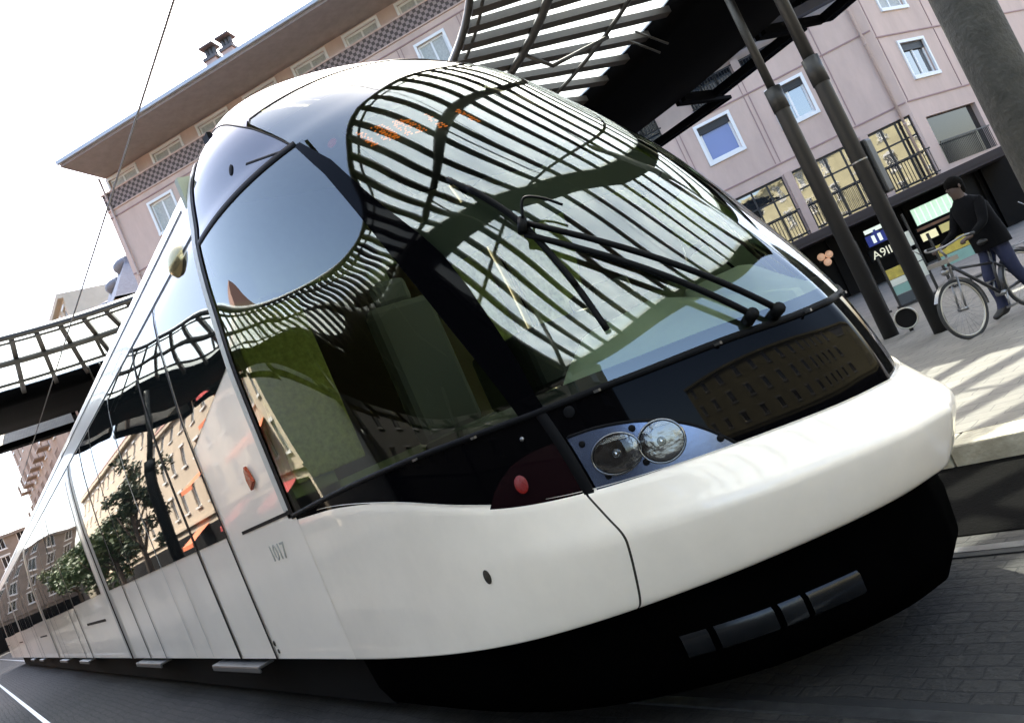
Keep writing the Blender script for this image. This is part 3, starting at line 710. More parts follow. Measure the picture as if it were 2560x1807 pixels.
def rail(y, lab):
    g = MB(); g.box((-40, y, .004), (150, .062, .012)); r = g.build('rail', M['railsteel']); tag(r, lab, 'rail', 'tram rails in the street')
    s = 1 if y > -1 else 1
    g = MB(); g.box((-40, y+(.055 if y < 0 and y > -1 or y < -3 else -.055), .003), (150, .046, .008)); g.build('flange_groove', M['groove'], r)
rail(.63, 'steel tram rail emerging from under the far front corner of the tram')
rail(-.67, 'steel tram rail running out in front along the bottom edge of the photo')
rail(-2.23, 'bright tram rail of the neighbouring track at the bottom left corner')
rail(-3.55, 'second rail of the neighbouring track passing under the camera')
# contact wire
g = MB(); g.tube([(-90, 0, 5.86), (-40, 0, 5.8), (0, 0, 5.79), (30, 0, 5.79)], .011, 8); tag(g.build('contact_wire', M['wire']), 'thin dark overhead wire stretched across the pale sky above the tram', 'wire')

# ------------------------------------------------------------------ pink apartment building
FO = np.array((-12.476, 20.8432, 0)); FU = np.array((.79005, .61304, 0)); FN = np.array((.61304, -.79005, 0)); FZ = np.array((0, 0, 1.))
class Plane:
    def __init__(s, O, U, N): s.O, s.U, s.N = O, U, N
    def p(s, u, z, off=0.): return s.O+u*s.U+off*s.N+z*FZ
    def box(s, mb, u0, u1, z0, z1, o0, o1): mb.box(s.p((u0+u1)/2, (z0+z1)/2, (o0+o1)/2), (abs(u1-u0), abs(o1-o0), abs(z1-z0)), (s.U, s.N, FZ))
    def rect(s, mb, u0, u1, z0, z1, off): mb.add([s.p(u0, z0, off), s.p(u1, z0, off), s.p(u1, z1, off), s.p(u0, z1, off)], [(0, 1, 2, 3)])
    def wall(s, mb, u0, u1, z0, z1, holes, depth=.16):
        us = sorted({u0, u1, *[h[0] for h in holes], *[h[1] for h in holes]}); zs = sorted({z0, z1, *[h[2] for h in holes], *[h[3] for h in holes]})
        us = [x for x in us if u0 <= x <= u1]; zs = [x for x in zs if z0 <= x <= z1]
        for i in range(len(us)-1):
            for j in range(len(zs)-1):
                cu, cz = (us[i]+us[i+1])/2, (zs[j]+zs[j+1])/2
                if any(h[0] < cu < h[1] and h[2] < cz < h[3] for h in holes): continue
                s.rect(mb, us[i], us[i+1], zs[j], zs[j+1], 0)
        for h in holes:
            a, b, c, d = h
            mb.add([s.p(a, c, 0), s.p(b, c, 0), s.p(b, c, -depth), s.p(a, c, -depth)], [(0, 1, 2, 3)]); mb.add([s.p(a, d, 0), s.p(a, d, -depth), s.p(b, d, -depth), s.p(b, d, 0)], [(0, 1, 2, 3)])
            mb.add([s.p(a, c, 0), s.p(a, c, -depth), s.p(a, d, -depth), s.p(a, d, 0)], [(0, 1, 2, 3)]); mb.add([s.p(b, c, 0), s.p(b, d, 0), s.p(b, d, -depth), s.p(b, c, -depth)], [(0, 1, 2, 3)])
FP = Plane(FO, FU, FN)
WU = np.array((.14, .99, 0)); WU /= np.linalg.norm(WU); WN = np.array((WU[1], -WU[0], 0))
UC = 10.15
WP = Plane(FO+UC*FU, WU, WN)
bld = empty('apartment_building', (0, 0, 0)); tag(bld, 'pink rendered apartment block with white framed windows and a broad overhanging eave', 'building')
def window(pl, a, b, c, d, style='pane', fr=.09, parent=bld):
    g = MB()
    pl.box(g, a-.10, b+.10, d-.01, d+.10, -.03, .05); pl.box(g, a-.10, b+.10, c-.12, c+.01, -.03, .07); pl.box(g, a-.10, a+.01, c+.01, d-.01, -.03, .045); pl.box(g, b-.01, b+.10, c+.01, d-.01, -.03, .045)
    for (u0, u1, z0, z1) in ((a+.01, a+fr, c+.01, d-.01), (b-fr, b-.01, c+.01, d-.01), (a+fr, b-fr, d-fr, d-.01), (a+fr, b-fr, c+.01, c+fr)): pl.box(g, u0, u1, z0, z1, -.15, -.09)
    if style in ('double', 'curtain'): pl.box(g, (a+b)/2-.04, (a+b)/2+.04, c+fr, d-fr, -.15, -.085)
    w_ = g.build('window', M['frame'], parent)
    m = {'blue': M['blue_blind'], 'curtain': M['curtain'], 'dark': M['darkpane']}.get(style, M['pane'])
    g = MB(); pl.rect(g, a+fr, b-fr, c+fr, d-fr, -.125); g.build('pane', m, w_)
    if style in ('blue', 'dark', 'double'):
        g = MB(); pl.box(g, a+.02, b-.02, d-.30, d-.02, -.10, -.055)
        for k in range(4): pl.box(g, a+.02, b-.02, d-.29+.07*k, d-.24+.07*k, -.055, -.045)
        g.build('shutter', M['rail_iron'], w_)
    return w_
holes = []; wins = []
us = [3.92+2.83*k for k in range(-8, 2)]
for f, zc in enumerate((6.9, 9.7, 12.5, 15.25)):
    for i, uc in enumerate(us):
        h = (uc-.62, uc+.62, zc, zc+1.42); holes.append(h)
        st = random.choice(['pane', 'double', 'curtain', 'pane'])
        if f >= 2: st = 'curtain'
        if f == 0 and i == 8: st = 'blue'
        if f == 0 and i == 9: st = 'double'
        wins.append((h, st))
fw = [(3.5, 5.32), (5.68, 8.15), (8.5, 10.05), (.2, 2.1), (-3.0, .0), (-6.2, -3.4), (-9.5, -6.6)]
for a, b_ in fw: holes.append((a, b_, 2.9, 5.28))
g = MB(); FP.wall(g, -21.45, UC, 2.6, 17.35, holes, .2); g.mat_from(1)
for z in (5.72, 8.62, 11.42, 14.2, 17.0): FP.box(g, -21.45, UC-.05, z-.02, z+.03, .003, .035)
for uc in us:
    u = uc+1.40
    if u > UC-.2: continue
    for z0, z1 in ((5.78, 8.58), (8.67, 11.38), (11.47, 14.16), (14.25, 16.96)): FP.box(g, u-.015, u+.015, z0, z1, .003, .02); FP.box(g, u+.16, u+.19, z0, z1, .003, .02)
wall = g.build('wall', [M['pink'], M['pinkjoint']], bld)
for h, st in wins: window(FP, *h, style=st)
for a, b_ in fw:
    g = MB(); FP.box(g, a, b_, 5.2, 5.28, -.18, -.1); n = max(2, int(round((b_-a)/.62)))
    for k in range(n+1):
        u = a+(b_-a)*k/n; FP.box(g, max(a, u-.03), min(b_, u+.03), 2.9, 5.2, -.18, -.1)
    FP.box(g, a, b_, 4.52, 4.58, -.18, -.1)
    f_ = g.build('french_window', M['rail_iron'], bld)
    g = MB(); FP.rect(g, a, b_, 2.9, 5.2, -.14); g.build('pane', M['pane'], f_)
    g = MB(); FP.box(g, a-.05, b_+.05, 3.86, 3.91, .18, .23); FP.box(g, a-.05, b_+.05, 2.97, 3.01, .18, .23)
    for u in np.arange(a, b_, .11): FP.box(g, u-.009, u+.009, 3.01, 3.86, .195, .215)
    g.build('balcony_rail', M['rail_iron'], bld)
for (a, b_) in ((5.36, 5.64), (8.19, 8.46)):
    g = MB(); FP.box(g, a, b_, 2.86, 5.3, 0.004, .26); g.build('pilaster', M['pilaster'], bld)
# top floor: lattice parapet, recessed attic wall, eave, roof
me_l = MB(); me_l.add([FP.p(-21.4, 17.35, .03), FP.p(UC, 17.35, .03), FP.p(UC, 18.1, .03), FP.p(-21.4, 18.1, .03)], [(0, 1, 2, 3)])
lp = me_l.build('lattice_parapet', M['lattice'], bld)
uv = lp.data.uv_layers.new(name='UVMap')
for l, (u, v) in zip(range(4), ((0, 0), (31.55, 0), (31.55, .75), (0, .75))): uv.data[l].uv = (u*1.5, v*1.5)
g = MB(); FP.box(g, -21.45, UC, 18.1, 18.17, -.12, .07); FP.box(g, -21.45, UC, 17.30, 17.36, -.2, .06); FP.box(g, -21.43, UC-.02, 17.36, 18.1, -.12, .0); g.build('parapet_coping', M['pilaster'], bld)
ah = [(-17.8+2.65*k-.8, -17.8+2.65*k+.8, 18.0, 18.98) for k in range(-1, 10)]
AP = Plane(FO-.62*FN, FU, FN)
g = MB(); AP.wall(g, -21.3, UC, 17.4, 19.15, ah, .12); g.build('attic_wall', M['pink'], bld)
for i, h in enumerate(ah): window(AP, *h, style='curtain')
g = MB(); ax_ = (FU, FN, FZ)
FP.box(g, -21.35, UC+3.2, 19.15, 19.33, -9., 1.95); eav = g.build('eave', M['eave'], bld)
g = MB(); FP.box(g, -21.40, UC+3.2, 19.27, 19.42, 1.96, 2.10); g.build('gutter', M['eaveedge'], eav)
g = MB(); g.add([FP.p(-21.3, 19.34, 1.9), FP.p(UC+3, 19.34, 1.9), FP.p(UC+3, 21.4, -6.), FP.p(-21.3, 21.4, -6.), FP.p(-21.3, 19.34, -13.), FP.p(UC+3, 19.34, -13.)], [(0, 1, 2, 3), (3, 2, 5, 4), (0, 3, 4), (1, 5, 2)]); rf = g.build('roof', M['roof'], bld)
for u in (-14.55, -13.62):
    g = MB(); FP.box(g, u-.30, u+.30, 19.8, 22.05, -2.4, -1.7); c_ = g.build('chimney', M['chim'], bld)
    g = MB(); FP.box(g, u-.36, u+.36, 22.05, 22.2, -2.46, -1.64)
    for k in (-.2, 0, .2): g.tube([FP.p(u+k, 22.2, -2.05), FP.p(u+k, 22.75, -2.05)], [.11, .09], 10)
    FP.box(g, u-.38, u+.38, 22.75, 22.82, -2.4, -1.7); g.build('chimney_pot', M['chimcap'], c_)
g = MB(); FP.box(g, -21.449, -21.35, 0, 17.3, -12, -.01); FP.box(g, -21.3, -21.2, 17.3, 19.14, -12, -.7); g.build('gable_wall', M['pink'], bld)
# shop storey
g = MB(); FP.box(g, -21.4, UC+2.4, 2.50, 2.62, -1.4, 1.1); FP.box(g, -21.4, UC+2.4, 2.62, 2.83, .9, 1.12); g.build('shop_canopy', M['slab'], bld)
g = MB(); FP.box(g, -21.4, UC+4., 0.1, 2.50, -1.5, -1.4)
for u in np.arange(-20, 12, 2.9): FP.box(g, u-.16, u+.16, .1, 2.5, -1.4, -1.2)
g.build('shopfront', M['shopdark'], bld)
for u in (9.75, -21.15):
    g = MB(); g.tube([FP.p(u, 2.9, .10), FP.p(u, 18.9, .10)], .05, 10)
    for z in (5.0, 8.2, 11.2, 14.0): g.tube([FP.p(u, z, .10), FP.p(u, z+.06, .10)], .065, 10)
    g.build('downpipe', M['pilaster'], bld)
# wing turning away on the right
whl = [(1.25, 2.95, 6.55, 7.92), (5.1, 6.6, 6.55, 7.92), (1.25, 2.95, 9.35, 10.72), (5.1, 6.6, 9.35, 10.72), (1.25, 2.95, 12.1, 13.5), (5.1, 6.6, 12.1, 13.5), (.7, 4.4, 3.1, 5.0), (4.75, 8.2, 3.1, 5.0)]
g = MB(); WP.wall(g, 0, 16, 2.6, 17.3, whl, .2); g.mat_from(1)
for z in (5.72, 8.3, 11.1): WP.box(g, .05, 16, z-.02, z+.03, .003, .035)
for u in (.12, 4.07, 7.6):
    for z0, z1 in ((5.78, 8.25), (8.36, 11.05)): WP.box(g, u-.02, u+.02, z0, z1, .003, .02)
g.build('wing_wall', [M['pink'], M['pinkjoint']], bld)
for h, st in zip(whl[:6], ('double', 'pane', 'curtain', 'pane', 'double', 'pane')): window(WP, *h, style=st)
for h in whl[6:]:
    g = MB(); WP.rect(g, h[0], h[1], h[2], h[3], -.18); g.build('loggia_window', M['darkpane'], bld)
    g = MB(); WP.box(g, h[0], h[1], 3.92, 3.97, .05, .1)
    for u in np.arange(h[0], h[1], .12): WP.box(g, u-.009, u+.009, 3.1, 3.92, .065, .085)
    g.build('balcony_rail', M['rail_iron'], bld)
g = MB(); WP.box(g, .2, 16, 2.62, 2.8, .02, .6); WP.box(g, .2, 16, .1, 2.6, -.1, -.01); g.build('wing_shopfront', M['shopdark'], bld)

# shop signs and stands
def sign(name, u0, u1, z0, z1, off, m, lab, extra=None, cat='sign', d=.16):
    r = empty(name, FP.p((u0+u1)/2, z0, off)); tag(r, lab, cat)
    inv = Matrix.Translation(-Vector(r.location))
    def part(n_, m_, a, b_, c, d_, o0, o1, bev=0.):
        g = MB(); FP.box(g, a, b_, c, d_, o0, o1); o = g.build(n_, m_, r, bev); o.matrix_parent_inverse = inv; return o
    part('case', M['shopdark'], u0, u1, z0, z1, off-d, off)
    part('panel', m, u0+.03, u1-.03, z0+.03, z1-.03, off+.001, off+.02)
    if extra: extra(part, r, inv)
    return r
def green_extra(part, r, inv):
    for k in range(7): part('rib', M['whitelit'], 8.72+.19*k, 8.76+.19*k, 1.56, 2.12, .32, .34)
sign('shop_sign', 8.58, 10.0, 1.5, 2.17, .3, M['greenlit'], 'pale green ribbed shop sign glowing under the dark shop canopy', green_extra)
sign('fascia_board', 8.5, 10.1, 1.3, 1.46, .3, M['brownsign'], 'narrow brown fascia board below the green ribbed sign')
sign('shop_sign', 8.53, 9.13, .9, 1.24, .3, M['creamlit'], 'small bright cream sign left of the ochre sign')
sign('shop_sign', 9.19, 10.02, .92, 1.27, .3, M['yellowlit'], 'ochre yellow sign beside the small cream one')
def blue_extra(part, r, inv):
    for a, b_ in ((7.08, 7.2), (7.3, 7.42), (7.58, 7.74)):
        part('letter', M['whitelit'], a, b_, 1.6, 1.88, .325, .34, .01)
    part('emblem', M['bluesign'], 7.14, 7.4, 1.88, 1.98, .325, .345, .01); part('emblem', M['bluesign'], 7.22, 7.31, 1.98, 2.06, .325, .345, .01)
sign('shop_sign', 6.86, 7.80, 1.5, 1.96, .3, M['bluesign'], 'dark blue sign with white upright strokes between the two columns', blue_extra)
sign('light_panel', 6.9, 7.8, 1.97, 2.18, .3, M['whitelit'], 'pale lit strip on top of the blue sign', None, 'sign')
r = sign('letter_board', 6.78, 7.6, .98, 1.4, .3, M['shopdark'], 'black board with pale letters below the blue sign')
t_ = text('lettering', 'A9II', .42, FP.p(7.2, 1.18, .325), FU, (0, 0, 1), M['letter'], None); t_.parent = r; t_.matrix_parent_inverse = Matrix.Translation(-Vector(r.location))
r = empty('globe_lamp', FP.p(5.42, 1.6, .3)); tag(r, 'cluster of three round peach coloured lamps in the dark shop window', 'lamp')
for u, z in ((5.29, 1.94), (5.57, 1.92), (5.42, 1.68)):
    g = MB(); g.sphere(FP.p(u, z, .3), .14, 18, 12); o = g.build('globe', M['peach'], r); o.matrix_parent_inverse = Matrix.Translation(-Vector(r.location))
g = MB(); FP.box(g, 5.2, 5.7, 1.76, 1.84, .1, .2); o = g.build('bracket', M['rail_iron'], r); o.matrix_parent_inverse = Matrix.Translation(-Vector(r.location))
# free-standing display stands on the pavement, facing the camera
def stand(px, py, wdt, hgt, cards, lab):
    r = empty('display_stand', (px, py, .14)); tag(r, lab, 'display stand')
    v = np.array((px, py, 0))-np.array((CP[0], CP[1], 0)); n = -FN*-1
    X = FU; N = FN
    def bx(n_, m_, u0, u1, z0, z1, o0, o1):
        g = MB(); g.box(X*(u0+u1)/2+N*(o0+o1)/2+np.array((0, 0, (z0+z1)/2)), (u1-u0, o1-o0, z1-z0), (X, N, FZ)); return g.build(n_, m_, r)
    bx('post', M['rail_iron'], -wdt/2-.04, -wdt/2, 0, hgt+.1, -.03, .03); bx('post', M['rail_iron'], wdt/2, wdt/2+.04, 0, hgt+.1, -.03, .03)
    bx('foot', M['rail_iron'], -wdt/2-.04, wdt/2+.04, 0, .04, -.2, .2)
    for (z0, z1, m_) in cards: bx('card_panel', m_, -wdt/2, wdt/2, z0, z1, -.02, .02)
    return r
stand(-1.05, 12.75, .30, 1.0, [(.02, .25, M['slatecard']), (.26, .44, M['teal']), (.45, .58, M['whitecard']), (.59, .80, M['yellowcard'])], 'display stand with stacked yellow, white and teal cards between the two columns')
stand(.02, 13.1, .62, 1.05, [(.42, .62, M['teal']), (.63, .86, M['yellowcard'])], 'wide display stand with yellow and green cards behind the bicycle wheel')
stand(-1.5, 12.6, .10, 1.5, [(.3, .6, M['whitecard']), (.75, 1.1, M['whitecard'])], 'slim rack of pale cards left of the yellow and teal stand')
stand(-.62, 13.0, .10, 1.6, [(.4, .7, M['whitecard']), (.72, .95, M['whitecard']), (1.05, 1.35, M['whitecard'])], 'slim rack of pale cards right of the yellow and teal stand')
r = empty('litter_bin', (.78, 8.35, .14)); tag(r, 'round metal hoop of a small bin low beside the dark column', 'bin')
hp = np.array((0, 0, .2)); tv = np.array((CP[0]-.78, CP[1]-8.35, 0)); tv /= np.linalg.norm(tv); rv = np.array((-tv[1], tv[0], 0))
g = MB(); g.tube([hp+.15*(math.cos(t)*rv+math.sin(t)*FZ) for t in np.linspace(0, 2*math.pi, 32)[:-1]], .012, 8, True); g.build('hoop', M['rim'], r)
g = MB(); g.disc(hp-tv*.02, tv, .142, 24); g.build('lid', M['shopdark'], r); g = MB(); g.tube([hp-tv*.06-np.array((0, 0, .2)), hp-tv*.06+FZ*.1], .03, 8); g.build('post', M['rail_iron'], r)

# ------------------------------------------------------------------ other buildings
def block(name, lab, x0, x1, y0, y1, h, m, floors, nwin, face, roofm=None, roofh=0., extras=None, groundm=None, win=(.95, 1.5), wm='pane', fm='frame'):
    """simple street block: walls, one child per window on the face towards the tram"""
    r = empty(name, ((x0+x1)/2, (y0+y1)/2, 0)); tag(r, lab, 'building'); inv = Matrix.Translation(-Vector(r.location))
    if face == 'S': pl = Plane(np.array((x0, y0, 0.)), np.array((1., 0, 0)), np.array((0, -1., 0))); L = x1-x0
    if face == 'N': pl = Plane(np.array((x1, y1, 0.)), np.array((-1., 0, 0)), np.array((0, 1., 0))); L = x1-x0
    if face == 'W': pl = Plane(np.array((x0, y1, 0.)), np.array((0, -1., 0)), np.array((-1., 0, 0))); L = y1-y0
    if face == 'E': pl = Plane(np.array((x1, y0, 0.)), np.array((0, 1., 0)), np.array((1., 0, 0))); L = y1-y0
    fh = (h-3.6)/floors; hs = []
    for f in range(floors):
        for i in range(nwin):
            u = (i+.5)*L/nwin; z = 3.6+f*fh+.75; hs.append((u-win[0]/2, u+win[0]/2, z, z+win[1]))
    g = MB(); pl.wall(g, 0, L, 0, h, hs, .2)
    g.box(((x0+x1)/2, (y0+y1)/2, h/2), (x1-x0-.5, y1-y0-.5, h-.02))
    if face != 'S': g.add([(x0, y0, 0), (x1, y0, 0), (x1, y0, h), (x0, y0, h)], [(0, 1, 2, 3)])
    if face != 'N': g.add([(x0, y1, 0), (x1, y1, 0), (x1, y1, h), (x0, y1, h)], [(0, 1, 2, 3)])
    if face != 'W': g.add([(x0, y0, 0), (x0, y1, 0), (x0, y1, h), (x0, y0, h)], [(0, 1, 2, 3)])
    if face != 'E': g.add([(x1, y0, 0), (x1, y1, 0), (x1, y1, h), (x1, y0, h)], [(0, 1, 2, 3)])
    g.add([(x0, y0, h), (x1, y0, h), (x1, y1, h), (x0, y1, h)], [(0, 1, 2, 3)])
    o = g.build('wall', m, r); o.matrix_parent_inverse = inv
    for a, b_, c, d in hs:
        g = MB(); fr = .08
        for (u0, u1, z0, z1) in ((a, a+fr, c, d), (b_-fr, b_, c, d), (a+fr, b_-fr, d-fr, d), (a+fr, b_-fr, c, c+fr), ((a+b_)/2-.03, (a+b_)/2+.03, c+fr, d-fr)): pl.box(g, u0, u1, z0, z1, -.17, -.1)
        pl.box(g, a-.1, b_+.1, c-.12, c-.002, .002, .12); pl.box(g, a-.12, b_+.12, d+.002, d+.16, .002, .08)
        w_ = g.build('window', M[fm], r); w_.matrix_parent_inverse = inv
        g = MB(); pl.rect(g, a+fr, b_-fr, c+fr, d-fr, -.15); g.build('pane', M[wm], w_)
    g = MB()
    pl.box(g, 0, L, h-.35, h, .003, .35); o = g.build('cornice', m, r); o.matrix_parent_inverse = inv
    g = MB(); pl.box(g, 0, L, 3.45, 3.62, .003, .18); o = g.build('string_course', m, r); o.matrix_parent_inverse = inv
    g = MB(); pl.box(g, .6, L-.6, .1, 3.0, .004, .06); o = g.build('shopfront', groundm or M['shopdark'], r); o.matrix_parent_inverse = inv
    if roofm:
        e = .4; i_ = min(2.2, roofh*.7)
        g = MB(); g.add([(x0-e, y0-e, h), (x1+e, y0-e, h), (x1+e, y1+e, h), (x0-e, y1+e, h), (x0+i_, y0+i_, h+roofh), (x1-i_, y0+i_, h+roofh), (x1-i_, y1-i_, h+roofh), (x0+i_, y1-i_, h+roofh)], [(0, 1, 5, 4), (1, 2, 6, 5), (2, 3, 7, 6), (3, 0, 4, 7), (4, 5, 6, 7)])
        o = g.build('roof', roofm, r); o.matrix_parent_inverse = inv
    if extras: extras(r, inv, pl, L)
    return r
def dormers(r, inv, pl, L):
    for u in (3., 7.2, 10.4):
        g = MB(); g.sphere(pl.p(u, 18.9, -1.9), .95, 16, 10, (1.2, 1.1, .5)); pl.box(g, u-1.2, u+1.2, 17.6, 19.0, -2.6, -1.3); o = g.build('dormer', M['slate'], r); o.matrix_parent_inverse = inv
block('mansard_building', 'building with grey blue rounded slate roof rising behind the canopy beside the tram roof', -51., -38.2, 9.2, 24., 16.2, M['beige'], 4, 5, 'S', M['slate'], 3.9, dormers)
block('corner_building', 'plain beige flat-topped building left of the slate roof', -60.5, -51.2, 9.2, 24., 21.8, M['beige'], 6, 4, 'S')
def balconies(r, inv, pl, L):
    for z in (6.2, 9.4, 12.6, 15.8):
        for i in range(8):
            u = (i+.5)*L/8; g = MB(); pl.box(g, u-1.1, u+1.1, z-.12, z, .004, .9); pl.box(g, u-1.1, u+1.1, z+.9, z+.96, .84, .9)
            for q in np.arange(u-1.1, u+1.11, .22): pl.box(g, q-.012, q+.012, z, z+.9, .86, .88)
            o = g.build('balcony', M['brown'], r); o.matrix_parent_inverse = inv
block('stone_building', 'brown stone building with bracketed balconies at the far left edge under the canopy', -100., -61.5, 8., 22., 22., M['brown'], 5, 9, 'S', M['slate'], 2.4, balconies, wm='darkpane')
def awnings(r, inv, pl, L):
    for i, (u, z, m_) in enumerate(((4.2, 6.3, 'orange'), (6.4, 6.2, 'orange'), (9.6, 9.2, 'orange'), (4.5, 3.1, 'redcloth'), (11., 3.2, 'redcloth'), (16., 6.2, 'orange'), (20., 3.1, 'orange'))):
        g = MB(); g.add([pl.p(u-1.3, z, .02), pl.p(u+1.3, z, .02), pl.p(u+1.3, z-.8, 1.3), pl.p(u-1.3, z-.8, 1.3), pl.p(u-1.3, z-1.05, 1.32), pl.p(u+1.3, z-1.05, 1.32)], [(0, 1, 2, 3), (3, 2, 5, 4)]); o = g.build('awning', M[m_], r); o.matrix_parent_inverse = inv
block('townhouse', 'sunlit beige house with orange awnings mirrored in the door glass of the tram', -54., -24., -24., -12.5, 12., M['beige'], 3, 10, 'N', M['roof'], 3., awnings)
block('townhouse', 'taller beige house beyond the trees mirrored small in the rear side windows', -104., -57., -26., -13.5, 16., M['beige'], 4, 12, 'N', M['roof'], 3.)
M['dimstone'] = mat('yellow_sunlit_stone', (.46, .42, .25), .9, var=.25, vscale=.5)
block('office_building', 'sunlit yellow building across the square mirrored in the first floor windows', 34., 48., -24., 44., 12.5, M['dimstone'], 3, 20, 'W')
M['reflectdark'] = mat('reflection_dark', (.012, .011, .010), .8, ior=1.25, var=.5, vscale=.4)  # near-black colour for an added unseen block, so the tram glass reflects dark
block('dark_reflection_block', 'near-black block added out of view, mirrored as black in the cab side glass', -23., 13., -34., -20., 12.5, M['reflectdark'], 3, 11, 'N', wm='darkpane', fm='rail_iron')

M['stone2'] = mat('grey_brown_stone', (.22, .18, .145), .9, var=.3, vscale=.6)
block('end_building', 'distant brown building closing the street behind the far end of the tram', -128., -106., -13., 7.5, 13., M['stone2'], 4, 9, 'E', wm='darkpane')
def tree(x, y, h, r, seed, m, lab):
    rs = np.random.default_rng(seed); t = empty('tree', (x, y, 0)); tag(t, lab, 'tree', 'trees along the street mirrored in the tram windows')
    g = MB(); g.tube([(0, 0, 0), (.05, .02, h*.3), (-.03, .06, h*.55), (0, 0, h*.8)], [.17, .13, .09, .03], 10)
    for k in range(7):
        a = rs.uniform(0, 6.28); z0 = h*rs.uniform(.3, .55); g.tube([(0, 0, z0), (math.cos(a)*r*.4, math.sin(a)*r*.4, z0+h*.12), (math.cos(a)*r*.75, math.sin(a)*r*.75, z0+h*.25)], [.07, .05, .02], 6)
    g.build('trunk', M['bark'], t)
    g = MB(); cl = [(rs.normal(0, r*.42), rs.normal(0, r*.42), h*.66+rs.normal(0, h*.13)) for _ in range(34)]
    for c in cl:
        rr = r*rs.uniform(.2, .36)
        for _ in range(70):
            v = rs.normal(size=3); v /= np.linalg.norm(v); p = np.array(c)+v*rr*rs.uniform(.5, 1.)
            a = rs.normal(size=3); a /= np.linalg.norm(a); b_ = np.cross(a, v); b_ /= np.linalg.norm(b_)+1e-6; s_ = rs.uniform(.10, .2)
            g.add([p-a*s_, p+b_*s_*.6, p+a*s_, p-b_*s_*.6], [(0, 1, 2, 3)])
    g.build('crown', m, t)
for i, (x, y, h, r, m) in enumerate(((-37., -7.6, 8.5, 1.8, 'leaf2'), (-44., -7.4, 6., 2.0, 'leaf'), (-52., -7.6, 6.5, 2.3, 'leaf'), (-61., -8.2, 7., 2.5, 'leaf'), (-74., -8.5, 7.5, 2.8, 'leaf'))):
    tree(x, y, h, r, 40+i, M[m], ('dark narrow street tree nearest the tram door, seen mirrored in the glass', 'green street tree second along the row, mirrored in the side window', 'rounded street tree third along the mirrored row', 'tall street tree fourth along the mirrored row', 'farthest and largest street tree of the mirrored row')[i])

